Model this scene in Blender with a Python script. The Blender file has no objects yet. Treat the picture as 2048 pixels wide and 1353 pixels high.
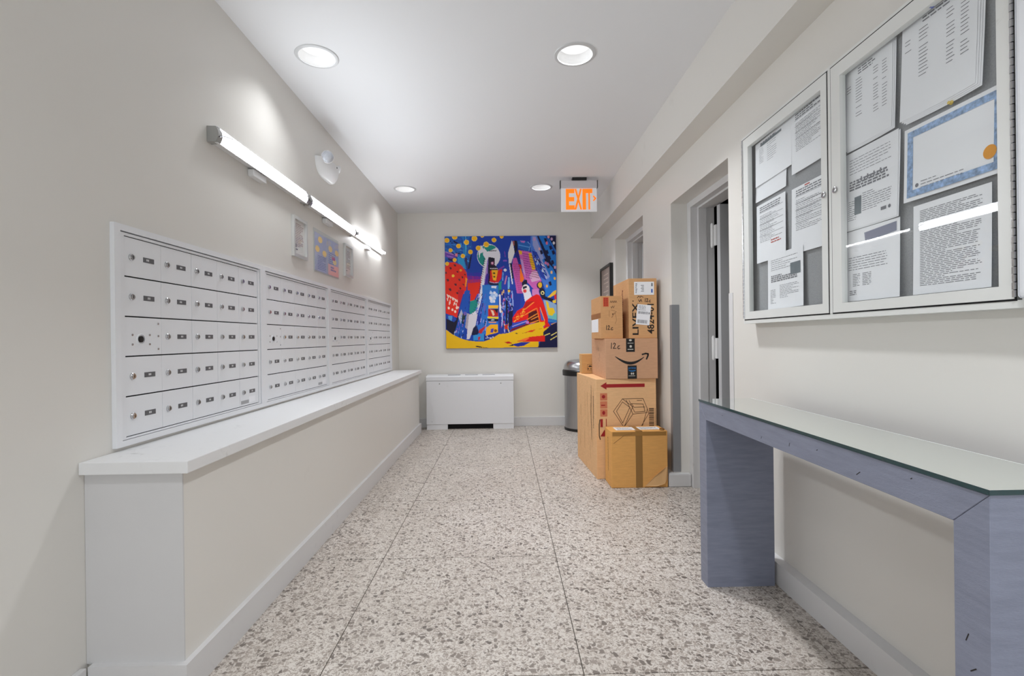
import bpy, bmesh, math, random
import numpy as np
from mathutils import Vector, Matrix

random.seed(7)
scene = bpy.context.scene
COL = scene.collection

# ------------------------------------------------------------------ camera
F_PX, YAW, PITCH, ROLL = 971.386, -0.0168, -0.0005, -0.0120
CAM_H = 1.15
def cam_axes():
    cy, sy, cp, sp = math.cos(YAW), math.sin(YAW), math.cos(PITCH), math.sin(PITCH)
    r = Vector((cy, sy, 0)); f = Vector((-sy * cp, cy * cp, sp)); u = r.cross(f)
    cr, sr = math.cos(ROLL), math.sin(ROLL)
    return cr * r + sr * u, -sr * r + cr * u, f
_r, _u, _f = cam_axes()
cam_data = bpy.data.cameras.new('camera')
cam_data.sensor_fit = 'HORIZONTAL'; cam_data.sensor_width = 36.0
cam_data.lens = F_PX / 2048 * 36.0
cam_data.clip_start = 0.02; cam_data.clip_end = 60
cam = bpy.data.objects.new('camera', cam_data)
M = Matrix.Identity(4)
for i in range(3):
    M[i][0], M[i][1], M[i][2] = _r[i], _u[i], -_f[i]
M[2][3] = CAM_H
cam.matrix_world = M
COL.objects.link(cam)
scene.camera = cam

# ------------------------------------------------------------------ world, exposure
world = bpy.data.worlds.new('world'); scene.world = world
world.use_nodes = True
world.node_tree.nodes['Background'].inputs[0].default_value = (0.9, 0.95, 1.0, 1)
world.node_tree.nodes['Background'].inputs[1].default_value = 2.1
scene.view_settings.view_transform = 'Standard'
scene.view_settings.look = 'None'
scene.view_settings.gamma = 1.0
scene.view_settings.use_curve_mapping = False
scene.view_settings.exposure = 0.26
DOWN_W = (2.8, 13.0)   # watts of a recessed lamp in the left row, in the right row
LED_E = 31.0        # strength of the wall strip lenses
TUBE_E = 34.0      # strength of the bare tube
scene.cycles.max_bounces = 8
scene.cycles.diffuse_bounces = 5
scene.cycles.glossy_bounces = 4
scene.cycles.transparent_max_bounces = 16
scene.cycles.sample_clamp_indirect = 6.0
scene.cycles.use_denoising = True
scene.cycles.adaptive_threshold = 0.04

# ------------------------------------------------------------------ room numbers (metres)
XL, XW, YB, ZC = -1.363, 1.29, 6.324, 2.783
YR = -2.0                    # wall behind the camera
XBEAM, ZBEAM = 1.145, 2.437
WT = 1.60                    # far face of the right wall
NEAR = (2.75, 3.70, 2.163)   # near door recess: y0, y1, top
FAR = (4.445, 5.558, 2.265)

# ------------------------------------------------------------------ materials
def lin(c):
    return tuple(((v / 255) / 12.92 if v / 255 <= 0.04045 else ((v / 255 + 0.055) / 1.055) ** 2.4) for v in c)
MATS = {}
def mat(name, rgb, rough=0.5, metal=0.0, spec=0.5, emit=None, noise=None, bump=None, alpha=None):
    """rgb is sRGB 0-255; noise=(scale, amount[, stretch]) varies the colour; bump=(scale, strength)."""
    if name in MATS: return MATS[name]
    m = bpy.data.materials.new(name); m.use_nodes = True
    nt = m.node_tree; b = nt.nodes['Principled BSDF']
    c = lin(rgb)
    b.inputs['Base Color'].default_value = (*c, 1)
    b.inputs['Roughness'].default_value = rough
    b.inputs['Metallic'].default_value = metal
    b.inputs['Specular IOR Level'].default_value = spec
    if emit:
        b.inputs['Emission Color'].default_value = (*lin(emit[0]), 1)
        b.inputs['Emission Strength'].default_value = emit[1]
    if noise or bump:
        tc = nt.nodes.new('ShaderNodeTexCoord')
        mp = nt.nodes.new('ShaderNodeMapping')
        nt.links.new(tc.outputs['Object'], mp.inputs[0])
    if noise:
        if len(noise) > 2: mp.inputs['Scale'].default_value = noise[2]
        n = nt.nodes.new('ShaderNodeTexNoise'); n.inputs['Scale'].default_value = noise[0]
        n.inputs['Detail'].default_value = 6; n.inputs['Roughness'].default_value = 0.6
        nt.links.new(mp.outputs[0], n.inputs['Vector'])
        mr = nt.nodes.new('ShaderNodeMapRange')
        mr.inputs[1].default_value = 0.3; mr.inputs[2].default_value = 0.7
        mr.inputs[3].default_value = 1 - noise[1]; mr.inputs[4].default_value = 1 + noise[1]
        nt.links.new(n.outputs[0], mr.inputs[0])
        mx = nt.nodes.new('ShaderNodeMix'); mx.data_type = 'RGBA'; mx.blend_type = 'MULTIPLY'
        mx.inputs[0].default_value = 1.0
        mx.inputs[6].default_value = (*c, 1)
        nt.links.new(mr.outputs[0], mx.inputs[7])
        nt.links.new(mx.outputs[2], b.inputs['Base Color'])
    if bump:
        n2 = nt.nodes.new('ShaderNodeTexNoise'); n2.inputs['Scale'].default_value = bump[0]
        n2.inputs['Detail'].default_value = 4
        nt.links.new(mp.outputs[0], n2.inputs['Vector'])
        bp = nt.nodes.new('ShaderNodeBump'); bp.inputs['Strength'].default_value = bump[1]
        bp.inputs['Distance'].default_value = 0.002
        nt.links.new(n2.outputs[0], bp.inputs['Height'])
        nt.links.new(bp.outputs[0], b.inputs['Normal'])
    MATS[name] = m
    return m

def scuffed(name, rgb, mark, rough=0.5, spec=0.4, scale=5.0, lo=0.62, amount=0.6):
    """Painted surface with sparse darker scuff streaks."""
    m = mat(name, rgb, rough, 0, spec)
    nt = m.node_tree; b = nt.nodes['Principled BSDF']
    tc = nt.nodes.new('ShaderNodeTexCoord')
    n1 = nt.nodes.new('ShaderNodeTexNoise'); n1.inputs['Scale'].default_value = scale; n1.inputs['Detail'].default_value = 3
    n1.inputs['Roughness'].default_value = 0.7; n1.inputs['Distortion'].default_value = 1.2
    n2 = nt.nodes.new('ShaderNodeTexNoise'); n2.inputs['Scale'].default_value = scale * 9; n2.inputs['Detail'].default_value = 2
    nt.links.new(tc.outputs['Object'], n1.inputs['Vector']); nt.links.new(tc.outputs['Object'], n2.inputs['Vector'])
    mu = nt.nodes.new('ShaderNodeMath'); mu.operation = 'MULTIPLY'
    r1 = nt.nodes.new('ShaderNodeMapRange'); r1.inputs[1].default_value = lo; r1.inputs[2].default_value = lo + 0.14
    r2 = nt.nodes.new('ShaderNodeMapRange'); r2.inputs[1].default_value = 0.48; r2.inputs[2].default_value = 0.7
    r2.inputs[4].default_value = amount
    nt.links.new(n1.outputs[0], r1.inputs[0]); nt.links.new(n2.outputs[0], r2.inputs[0])
    nt.links.new(r1.outputs[0], mu.inputs[0]); nt.links.new(r2.outputs[0], mu.inputs[1])
    mx = nt.nodes.new('ShaderNodeMix'); mx.data_type = 'RGBA'
    mx.inputs[6].default_value = (*lin(rgb), 1); mx.inputs[7].default_value = (*lin(mark), 1)
    nt.links.new(mu.outputs[0], mx.inputs[0]); nt.links.new(mx.outputs[2], b.inputs['Base Color'])
    return m

def clear_glass(name, tint=(255, 255, 255), gloss=1.0, ior=1.45):
    """Thin clear sheet: see-through with Fresnel reflection."""
    m = bpy.data.materials.new(name); m.use_nodes = True
    nt = m.node_tree; nt.nodes.remove(nt.nodes['Principled BSDF'])
    out = nt.nodes['Material Output']
    tr = nt.nodes.new('ShaderNodeBsdfTransparent'); tr.inputs[0].default_value = (*lin(tint), 1)
    gl = nt.nodes.new('ShaderNodeBsdfGlossy'); gl.inputs['Roughness'].default_value = 0.01
    fr = nt.nodes.new('ShaderNodeFresnel'); fr.inputs[0].default_value = ior
    mu = nt.nodes.new('ShaderNodeMath'); mu.operation = 'MULTIPLY'; mu.inputs[1].default_value = gloss
    mx = nt.nodes.new('ShaderNodeMixShader')
    ge = nt.nodes.new('ShaderNodeNewGeometry')           # reflect at the outer faces only: a thin sheet
    iv = nt.nodes.new('ShaderNodeMath'); iv.operation = 'SUBTRACT'; iv.inputs[0].default_value = 1.0
    m2 = nt.nodes.new('ShaderNodeMath'); m2.operation = 'MULTIPLY'
    nt.links.new(ge.outputs['Backfacing'], iv.inputs[1]); nt.links.new(fr.outputs[0], mu.inputs[0])
    nt.links.new(mu.outputs[0], m2.inputs[0]); nt.links.new(iv.outputs[0], m2.inputs[1]); nt.links.new(m2.outputs[0], mx.inputs[0])
    nt.links.new(tr.outputs[0], mx.inputs[1]); nt.links.new(gl.outputs[0], mx.inputs[2])
    nt.links.new(mx.outputs[0], out.inputs[0])
    MATS[name] = m
    return m

def terrazzo():
    m = bpy.data.materials.new('terrazzo'); m.use_nodes = True
    nt = m.node_tree; b = nt.nodes['Principled BSDF']; L = nt.links.new
    g = nt.nodes.new('ShaderNodeNewGeometry')
    wn = nt.nodes.new('ShaderNodeTexNoise'); wn.inputs['Scale'].default_value = 55; wn.inputs['Detail'].default_value = 1
    L(g.outputs['Position'], wn.inputs['Vector'])
    wa = nt.nodes.new('ShaderNodeVectorMath'); wa.operation = 'MULTIPLY_ADD'
    wa.inputs[1].default_value = (0.014, 0.014, 0.0); L(wn.outputs['Color'], wa.inputs[0]); L(g.outputs['Position'], wa.inputs[2])
    prev = None
    base = nt.nodes.new('ShaderNodeTexNoise'); base.inputs['Scale'].default_value = 2.2; base.inputs['Detail'].default_value = 2
    L(g.outputs['Position'], base.inputs['Vector'])
    ramp = nt.nodes.new('ShaderNodeValToRGB')
    ramp.color_ramp.elements[0].position = 0.3; ramp.color_ramp.elements[0].color = (*lin((192, 184, 175)), 1)
    ramp.color_ramp.elements[1].position = 0.7; ramp.color_ramp.elements[1].color = (*lin((206, 199, 191)), 1)
    L(base.outputs[0], ramp.inputs[0]); prev = ramp.outputs[0]
    for scale, frac, shrink, cols in ((170, 0.55, 0.06, ((176, 165, 155), (146, 136, 127))),
                                      (74, 0.42, 0.10, ((172, 161, 151), (122, 113, 105))),
                                      (46, 0.20, 0.12, ((150, 140, 131), (100, 92, 86)))):
        v = nt.nodes.new('ShaderNodeTexVoronoi'); v.voronoi_dimensions = '2D'; v.inputs['Scale'].default_value = scale
        e = nt.nodes.new('ShaderNodeTexVoronoi'); e.voronoi_dimensions = '2D'; e.feature = 'DISTANCE_TO_EDGE'; e.inputs['Scale'].default_value = scale
        L(wa.outputs[0], v.inputs['Vector']); L(wa.outputs[0], e.inputs['Vector'])
        sp = nt.nodes.new('ShaderNodeSeparateColor'); L(v.outputs['Color'], sp.inputs[0])
        lt = nt.nodes.new('ShaderNodeMath'); lt.operation = 'LESS_THAN'; lt.inputs[1].default_value = frac; L(sp.outputs[0], lt.inputs[0])
        gt = nt.nodes.new('ShaderNodeMapRange'); gt.inputs[1].default_value = shrink; gt.inputs[2].default_value = shrink + 0.08; L(e.outputs['Distance'], gt.inputs[0])
        mu = nt.nodes.new('ShaderNodeMath'); mu.operation = 'MULTIPLY'; L(lt.outputs[0], mu.inputs[0]); L(gt.outputs[0], mu.inputs[1])
        cr = nt.nodes.new('ShaderNodeMix'); cr.data_type = 'RGBA'
        cr.inputs[6].default_value = (*lin(cols[0]), 1); cr.inputs[7].default_value = (*lin(cols[1]), 1); L(sp.outputs[1], cr.inputs[0])
        mx = nt.nodes.new('ShaderNodeMix'); mx.data_type = 'RGBA'; L(mu.outputs[0], mx.inputs[0]); L(prev, mx.inputs[6]); L(cr.outputs[2], mx.inputs[7])
        prev = mx.outputs[2]
    L(prev, b.inputs['Base Color'])
    b.inputs['Roughness'].default_value = 0.42
    b.inputs['Specular IOR Level'].default_value = 0.35
    MATS['terrazzo'] = m
    return m

WALL = scuffed('wall_paint', (221, 218, 212), (184, 180, 172), rough=0.38, spec=0.45, scale=1.6, lo=0.66, amount=0.35)
WALLB = WALL
CEIL = mat('ceiling_paint', (232, 233, 235), 0.7, spec=0.2)
TRIM = scuffed('trim_paint', (212, 211, 211), (140, 138, 135), rough=0.4, spec=0.4, scale=3.5, lo=0.63, amount=0.4)
LEDGE = scuffed('ledge_paint', (226, 226, 226), (140, 138, 134), rough=0.4, spec=0.4, scale=4.5, lo=0.6, amount=0.55)
TERR = terrazzo()
JOINT = mat('floor_joint', (92, 84, 76), 0.8)
DARKROOM = mat('unlit_room_dark', (24, 24, 25), 0.9, spec=0.1)  # near-black colour stands in for the darkness of the unlit closet
WHITE = mat('white_enamel', (222, 222, 222), 0.35)
BOXMETAL = scuffed('mailbox_enamel', (230, 231, 234), (150, 150, 152), rough=0.38, spec=0.5, scale=7, lo=0.62, amount=0.4)
BLACK = mat('black_plastic', (16, 16, 17), 0.4)
GAP = mat('dark_gap', (20, 20, 21), 0.9)
STEEL = mat('brushed_steel', (176, 176, 178), 0.28, 0.95, noise=(9, 0.12, (60, 60, 0.5)))
CHROME = mat('chrome', (196, 196, 198), 0.18, 1.0)
GUARD = mat('guard_metal', (150, 151, 153), 0.5, 0.3)
PAPER = mat('paper', (240, 240, 243), 0.7)
INK = mat('ink', (128, 128, 134), 0.8)
INKD = mat('ink_black', (28, 26, 26), 0.8)
CLEAR = clear_glass('clear_sheet', gloss=0.6)

# ------------------------------------------------------------------ builders
class B:
    """Collects faces in world coordinates."""
    def __init__(s): s.bm = bmesh.new()
    def poly(s, pts, mi=0):
        f = s.bm.faces.new([s.bm.verts.new(p) for p in pts]); f.material_index = mi; return f
    def box(s, x0, x1, y0, y1, z0, z1, bevel=0.0, mi=0, seg=2):
        r = bmesh.ops.create_cube(s.bm, size=1.0)
        vs = r['verts']
        for v in vs:
            v.co = Vector((x0 + (v.co.x + .5) * (x1 - x0), y0 + (v.co.y + .5) * (y1 - y0), z0 + (v.co.z + .5) * (z1 - z0)))
        fs = set(f for v in vs for f in v.link_faces)
        for f in fs: f.material_index = mi
        if bevel:
            es = list(set(e for f in fs for e in f.edges))
            bmesh.ops.bevel(s.bm, geom=es, offset=bevel, segments=seg, profile=0.6, affect='EDGES')
        return s
    def prism(s, pts, d, mi=0):
        """pts: planar loop (3-D); d: extrusion vector."""
        d = Vector(d); n = len(pts)
        a = [s.bm.verts.new(p) for p in pts]; b = [s.bm.verts.new(Vector(p) + d) for p in pts]
        fs = [s.bm.faces.new(a[::-1]), s.bm.faces.new(b)]
        for i in range(n): fs.append(s.bm.faces.new((a[i], a[(i + 1) % n], b[(i + 1) % n], b[i])))
        for f in fs: f.material_index = mi
        return s
    def cyl(s, c, axis, r, h, seg=24, r2=None, mi=0, cap=True):
        axis = Vector(axis).normalized(); c = Vector(c); r2 = r if r2 is None else r2
        t = axis.orthogonal().normalized(); u = axis.cross(t)
        A = [s.bm.verts.new(c + (t * math.cos(2 * math.pi * i / seg) + u * math.sin(2 * math.pi * i / seg)) * r) for i in range(seg)]
        Bv = [s.bm.verts.new(c + axis * h + (t * math.cos(2 * math.pi * i / seg) + u * math.sin(2 * math.pi * i / seg)) * r2) for i in range(seg)]
        fs = [s.bm.faces.new((A[i], A[(i + 1) % seg], Bv[(i + 1) % seg], Bv[i])) for i in range(seg)]
        if cap: fs += [s.bm.faces.new(A[::-1]), s.bm.faces.new(Bv)]
        for f in fs: f.material_index = mi
        return s
    def lathe(s, c, prof, seg=40, mi=0, axis=(0, 0, 1), a0=0, a1=2 * math.pi, close=False):
        """prof: list of (radius, height) along axis."""
        axis = Vector(axis).normalized(); c = Vector(c)
        t = Vector((1, 0, 0)) if abs(axis.z) > .9 else axis.orthogonal().normalized(); u = axis.cross(t)
        full = abs(a1 - a0 - 2 * math.pi) < 1e-6
        n = seg if full else seg + 1
        rings = []
        for (r, h) in prof:
            if r < 1e-6:
                v = s.bm.verts.new(c + axis * h); rings.append([v] * n)
            else:
                rings.append([s.bm.verts.new(c + axis * h + (t * math.cos(a0 + (a1 - a0) * i / seg) + u * math.sin(a0 + (a1 - a0) * i / seg)) * r) for i in range(n)])
        for k in range(len(rings) - 1):
            A, Bq = rings[k], rings[k + 1]
            for i in range(n if full else n - 1):
                j = (i + 1) % n
                q = []
                for v in (A[i], A[j], Bq[j], Bq[i]):
                    if v not in q: q.append(v)
                if len(q) > 2: s.bm.faces.new(q).material_index = mi
        return s
    def tube(s, pts, r, seg=8, mi=0):
        pts = [Vector(p) for p in pts]; rings = []
        for i, p in enumerate(pts):
            d = (pts[min(i + 1, len(pts) - 1)] - pts[max(i - 1, 0)]).normalized()
            t = d.orthogonal().normalized(); u = d.cross(t)
            if rings:   # keep rings aligned
                pt = rings[-1][1]; t = (pt - d * pt.dot(d)).normalized(); u = d.cross(t)
            rings.append(([s.bm.verts.new(p + (t * math.cos(2 * math.pi * k / seg) + u * math.sin(2 * math.pi * k / seg)) * r) for k in range(seg)], t))
        for a, b in zip(rings, rings[1:]):
            for k in range(seg): s.bm.faces.new((a[0][k], a[0][(k + 1) % seg], b[0][(k + 1) % seg], b[0][k])).material_index = mi
        s.bm.faces.new(rings[0][0][::-1]).material_index = mi; s.bm.faces.new(rings[-1][0]).material_index = mi
        return s

ORG = {}
def make(name, b, mats, parent=None, smooth=False, recalc=True):
    bm = b.bm
    if recalc: bmesh.ops.recalc_face_normals(bm, faces=bm.faces[:])
    me = bpy.data.meshes.new(name)
    o0 = ORG.get(parent.name, Vector((0, 0, 0))) if parent else Vector((0, 0, 0))
    if o0.length: bmesh.ops.translate(bm, verts=bm.verts[:], vec=-o0)
    bm.to_mesh(me); bm.free()
    for m in (mats if isinstance(mats, (list, tuple)) else [mats]): me.materials.append(m)
    if smooth:
        me.polygons.foreach_set('use_smooth', [True] * len(me.polygons))
        try: me.set_sharp_from_angle(angle=math.radians(35))
        except Exception: pass
    o = bpy.data.objects.new(name, me); COL.objects.link(o)
    if parent: o.parent = parent; ORG[o.name] = o0
    return o
def tag(o, label=None, cat=None, group=None, kind=None):
    if label: o['label'] = label
    if cat: o['category'] = cat
    if group: o['group'] = group
    if kind: o['kind'] = kind
    return o
def thing(name, label, cat, loc, group=None, rz=0, kind=None):
    o = bpy.data.objects.new(name, None); COL.objects.link(o)
    o.empty_display_size = 0.1; o.location = loc; o.rotation_euler = (0, 0, rz)
    ORG[o.name] = Vector(loc)
    return tag(o, label, cat, group, kind)
def inst(src, name, parent, loc):
    o = bpy.data.objects.new(name, src.data); COL.objects.link(o)
    o.parent = parent; o.location = loc
    return o

def text_polys(body, size, bold=0.0):
    """Flat letter outlines as a list of 2-D polygons (triangles), lower-left at the origin, and the width."""
    cu = bpy.data.curves.new('t', 'FONT'); cu.body = body; cu.size = size; cu.resolution_u = 3; cu.offset = bold
    ob = bpy.data.objects.new('t', cu); COL.objects.link(ob)
    dg = bpy.context.evaluated_depsgraph_get()
    me = bpy.data.meshes.new_from_object(ob.evaluated_get(dg))
    polys = [[tuple(me.vertices[i].co[:2]) for i in p.vertices] for p in me.polygons]
    bpy.data.objects.remove(ob); bpy.data.curves.remove(cu); bpy.data.meshes.remove(me)
    xs = [q[0] for p in polys for q in p]; ys = [q[1] for p in polys for q in p]
    x0, y0, x1, y1 = min(xs), min(ys), max(xs), max(ys)
    return [[(x - x0, y - y0) for x, y in p] for p in polys], x1 - x0, y1 - y0
def fit_text(body, x, y, w, h, rot=0, bold=0.0):
    """Polygons of the text filling the box (x,y,w,h); rot=90 reads upwards."""
    ps, tw, th = text_polys(body, 1.0, bold)
    out = []
    for p in ps:
        q = [(a / tw, b / th) for a, b in p]
        if rot == 90: q = [(x + (1 - b) * w, y + a * h) for a, b in q]
        elif rot == -90: q = [(x + b * w, y + (1 - a) * h) for a, b in q]
        else: q = [(x + a * w, y + b * h) for a, b in q]
        out.append(q)
    return out
def stroke(pts, w):
    """2-D ribbon of width w along pts, as quads."""
    out = []
    for (x0, y0), (x1, y1) in zip(pts, pts[1:]):
        l = math.hypot(x1 - x0, y1 - y0) or 1e-6
        nx, ny = -(y1 - y0) / l * w / 2, (x1 - x0) / l * w / 2
        ex, ey = (x1 - x0) / l * w * .3, (y1 - y0) / l * w * .3
        out.append([(x0 - ex - nx, y0 - ey - ny), (x1 + ex - nx, y1 + ey - ny), (x1 + ex + nx, y1 + ey + ny), (x0 - ex + nx, y0 - ey + ny)])
    return out
def rect(x0, y0, x1, y1): return [(x0, y0), (x1, y0), (x1, y1), (x0, y1)]
def disc2(cx, cy, rx, ry=None, n=20):
    ry = rx if ry is None else ry
    return [(cx + rx * math.cos(2 * math.pi * i / n), cy + ry * math.sin(2 * math.pi * i / n)) for i in range(n)]
def print_on(name, polys, mp, m, parent, kind=None):
    """Flat print: 2-D polygons laid on a surface by mp(s,t)->world."""
    b = B()
    for p in polys: b.poly([mp(*q) for q in p])
    o = make(name, b, m, parent, recalc=False)
    if kind: o['kind'] = kind
    return o
def writing(x0, x1, ytop, ybot, rows, h, rng, indent=0.0, fill=0.9, words=True):
    """Rows of illegible small print as word-sized bars."""
    out = []
    for r in range(rows):
        y = ytop - (ytop - ybot) * r / max(rows - 1, 1)
        x = x0 + (indent if rng.random() < .2 else 0)
        end = x0 + (x1 - x0) * (fill + (1 - fill) * rng.random() if rng.random() < .8 else rng.uniform(.3, .8))
        while x < end:
            w = rng.uniform(.008, .028) if words else (end - x)
            out.append(rect(x, y - h, min(x + w, end), y)); x += w + .004
    return out

# ================================================================== SETTING
b = B().box(XL - .12, WT + 1.1, YR - .1, YB + .12, -.08, -.004)
floor = tag(make('floor', b, JOINT), 'pale speckled terrazzo floor in large square tiles', None, kind='structure')
TX, TS, TY = -.6431, .9024, 2.5517
xs = [XL] + [TX + k * TS for k in range(0, 3)] + [WT]
ys = [YR]
k = -6
while TY + k * TS < YB:
    if TY + k * TS > YR + .1: ys.append(TY + k * TS)
    k += 1
ys.append(YB)
G = .0019
for i in range(len(xs) - 1):
    for j in range(len(ys) - 1):
        bb = B().box(xs[i] + G, xs[i + 1] - G, ys[j] + G, ys[j + 1] - G, -.0035, 0)
        make('tile', bb, TERR, floor)

tag(make('wall_left', B().box(XL - .12, XL, YR, YB + .12, 0, ZC), WALL), kind='structure')
tag(make('wall_back', B().box(XL, WT + 1.1, YB, YB + .12, 0, ZC), WALL), kind='structure')
# rear wall with an unseen glazed entrance, added to let cool daylight in
GX0, GX1, GZ1 = -1.15, 1.1, 2.35
tag(make('wall_rear', B().prism([(XL - .12, YR, 0), (GX0, YR, 0), (GX0, YR, GZ1), (GX1, YR, GZ1), (GX1, YR, 0), (WT, YR, 0), (WT, YR, ZC), (XL - .12, YR, ZC)], (0, -.1, 0)), WALL), kind='structure')
wr = tag(bpy.data.objects.new('window_1', None), 'unseen glazed entrance added behind the camera for daylight', kind='structure'); COL.objects.link(wr)
wb = B().prism([(GX0, YR - .02, 0), (GX0 + .05, YR - .02, 0), (GX0 + .05, YR - .02, GZ1 - .05), (GX1 - .05, YR - .02, GZ1 - .05), (GX1 - .05, YR - .02, 0), (GX1, YR - .02, 0), (GX1, YR - .02, GZ1), (GX0, YR - .02, GZ1)], (0, -.05, 0))
make('window_frame', wb, GUARD, wr)
make('mullion', B().box(-.05, .0, YR - .07, YR - .02, 0, GZ1 - .05), GUARD, wr)
for xa, xb in ((GX0 + .05, -.05), (0, GX1 - .05)): make('glass_pane', B().box(xa, xb, YR - .05, YR - .044, 0, GZ1 - .05), CLEAR, wr)
pf = [(YR, 0), (NEAR[0], 0), (NEAR[0], NEAR[2]), (NEAR[1], NEAR[2]), (NEAR[1], 0), (FAR[0], 0), (FAR[0], FAR[2]), (FAR[1], FAR[2]), (FAR[1], 0), (YB, 0), (YB, ZC), (YR, ZC)]
tag(make('wall_right', B().prism([(XW, y, z) for y, z in pf], (WT - XW, 0, 0)), WALL), kind='structure')
# rooms behind the two doors
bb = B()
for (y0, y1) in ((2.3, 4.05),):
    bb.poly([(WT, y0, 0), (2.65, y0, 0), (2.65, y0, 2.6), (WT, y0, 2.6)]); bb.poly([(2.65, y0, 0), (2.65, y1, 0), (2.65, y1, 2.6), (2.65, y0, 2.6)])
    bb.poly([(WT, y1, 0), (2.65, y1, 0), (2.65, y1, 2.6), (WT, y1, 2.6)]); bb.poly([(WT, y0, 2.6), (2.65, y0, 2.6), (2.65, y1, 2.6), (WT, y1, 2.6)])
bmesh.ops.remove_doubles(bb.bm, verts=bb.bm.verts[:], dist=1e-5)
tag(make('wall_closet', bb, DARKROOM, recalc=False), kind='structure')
bb = B(); y0, y1 = 4.1, YB
bb.poly([(WT, y0, 0), (2.65, y0, 0), (2.65, y0, 2.6), (WT, y0, 2.6)]); bb.poly([(2.65, y0, 0), (2.65, y1, 0), (2.65, y1, 2.6), (2.65, y0, 2.6)])
bb.poly([(WT, y0, 2.6), (2.65, y0, 2.6), (2.65, y1, 2.6), (WT, y1, 2.6)])
bmesh.ops.remove_doubles(bb.bm, verts=bb.bm.verts[:], dist=1e-5)
tag(make('wall_sideroom', bb, WALL, recalc=False), kind='structure')

LIGHTS = [(-1.056, 2.815), (.43, 2.80), (-1.056, 5.30), (.425, 5.265), (-1.056, .33), (.43, .33)]
RH = .108
bm = bmesh.new()
def loop(pts):
    vs = [bm.verts.new(p) for p in pts]
    return [bm.edges.new((vs[i], vs[(i + 1) % len(vs)])) for i in range(len(vs))]
ed = loop([(XL, YR, ZC), (WT, YR, ZC), (WT, YB, ZC), (XL, YB, ZC)])
for (x, y) in LIGHTS:
    ed += loop([(x + RH * math.cos(2 * math.pi * i / 40), y + RH * math.sin(2 * math.pi * i / 40), ZC) for i in range(40)])
bmesh.ops.triangle_fill(bm, use_beauty=True, edges=ed, normal=(0, 0, -1))
bb = B(); bb.bm.free(); bb.bm = bm
tag(make('ceiling', bb, CEIL, recalc=False), kind='structure')
tag(make('trim_1', B().box(XBEAM, XW, YR, YB, ZBEAM, ZC), WALL), kind='structure')     # boxed beam along the right wall

BB = .112
tag(make('baseboard_back', B().box(-1.363, 1.24, YB - .022, YB, 0, .118, .004), TRIM), kind='structure')
tag(make('baseboard_left', B().box(XL, XL + .02, YR, 1.572, 0, BB, .004), TRIM), kind='structure')
tag(make('baseboard_right', B().prism([(1.24, YR, 0), (XW, YR, 0), (XW, 2.745, 0), (1.29, 2.79, 0), (1.40, 2.79, 0), (1.40, 2.75, 0), (XW, 2.75, 0), (XW, 2.75, 0.0001)][:3] + [(1.24, 2.745, 0)], (0, 0, .102)), TRIM), kind='structure')
bb = B().prism([(1.242, 3.664, 0), (1.412, 3.664, 0), (1.412, 3.6995, 0), (XW - .0005, 3.6995, 0), (XW - .0005, 4.4455, 0), (1.412, 4.4455, 0), (1.412, 4.48, 0), (1.242, 4.48, 0)], (0, 0, .1))
bmesh.ops.bevel(bb.bm, geom=[e for e in bb.bm.edges], offset=.006, segments=2, affect='EDGES')
tag(make('baseboard_pier', bb, TRIM), kind='structure')
tag(make('baseboard_corner', B().box(1.25, XW, 5.56, YB - .022, 0, .1, .004), TRIM), kind='structure')

# doors in the right wall -------------------------------------------------
def doorset(name, y0, y1, top, leaf_y, leaf_x, leaf_top, leaf_mat, label):
    root = tag(bpy.data.objects.new(name, None), kind='structure'); COL.objects.link(root)
    root['label'] = label
    root.location = (1.42, (y0 + y1) / 2, 0); ORG[name] = Vector(root.location)
    f1, f2, h1, h2 = .066, .094, .046, .060
    def arch(i0, t, x0, x1):
        a, c, z = y0 + i0, y1 - i0, top - t
        o = .0005
        return [(x0, y0 + o, 0), (x0, a, 0), (x0, a, z), (x0, c, z), (x0, c, 0), (x0, y1 - o, 0), (x0, y1 - o, top - o), (x0, y0 + o, top - o)]
    make('door_frame', B().prism(arch(f1, h1, 1.415, 1.51), (.05, 0, 0)), TRIM, root)
    make('door_stop', B().prism(arch(f2, h2, 1.4655, 1.51), (.06, 0, 0)), TRIM, root)
    make('rabbet', B().prism(arch(f1 + .02, h1 + .008, 1.526, 1.58), (.06, 0, 0)), TRIM, root)
    leaf = make('door_leaf', B().box(leaf_x, leaf_x + .82, leaf_y, leaf_y + .048, .012, leaf_top, .002), leaf_mat, root)
    return root, leaf
d1, leaf1 = doorset('door_1', NEAR[0], NEAR[1], NEAR[2], 3.475, 1.566, 2.098, mat('leaf_paint', (196, 197, 199), .45), 'white steel door standing open in the nearer wall recess')
hb = B()
for hz in (1.88, 1.05, .25):
    hb = B()
    hb.cyl((1.548, 3.562, hz - .075), (0, 0, 1), .012, .165, 16)
    hb.cyl((1.548, 3.562, hz - .083), (0, 0, 1), .008, .008, 12); hb.cyl((1.548, 3.562, hz + .09), (0, 0, 1), .008, .008, 12)
    hb.box(1.555, 1.566, 3.52, 3.565, hz - .07, hz + .08)
    make('hinge', hb, WHITE, d1, smooth=True)
# lock plate and strike seen in the dark gap
hb = B().box(1.70, 1.72, 3.66, 3.70, 1.09, 1.30, .004); make('strike_plate', hb, WHITE, d1)
hb = B().lathe((1.70, 3.68, 1.20), [(.0, .03), (.03, .03), (.034, .02), (.034, 0)], 20, axis=(0, -1, 0)); make('door_knob', hb, CHROME, d1, smooth=True)
doorset('door_2', FAR[0], FAR[1], FAR[2], 5.40, 1.566, 2.19, mat('leaf_paint', (196, 197, 199), .45), 'pale door standing open in the farther wall recess behind the boxes')

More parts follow.
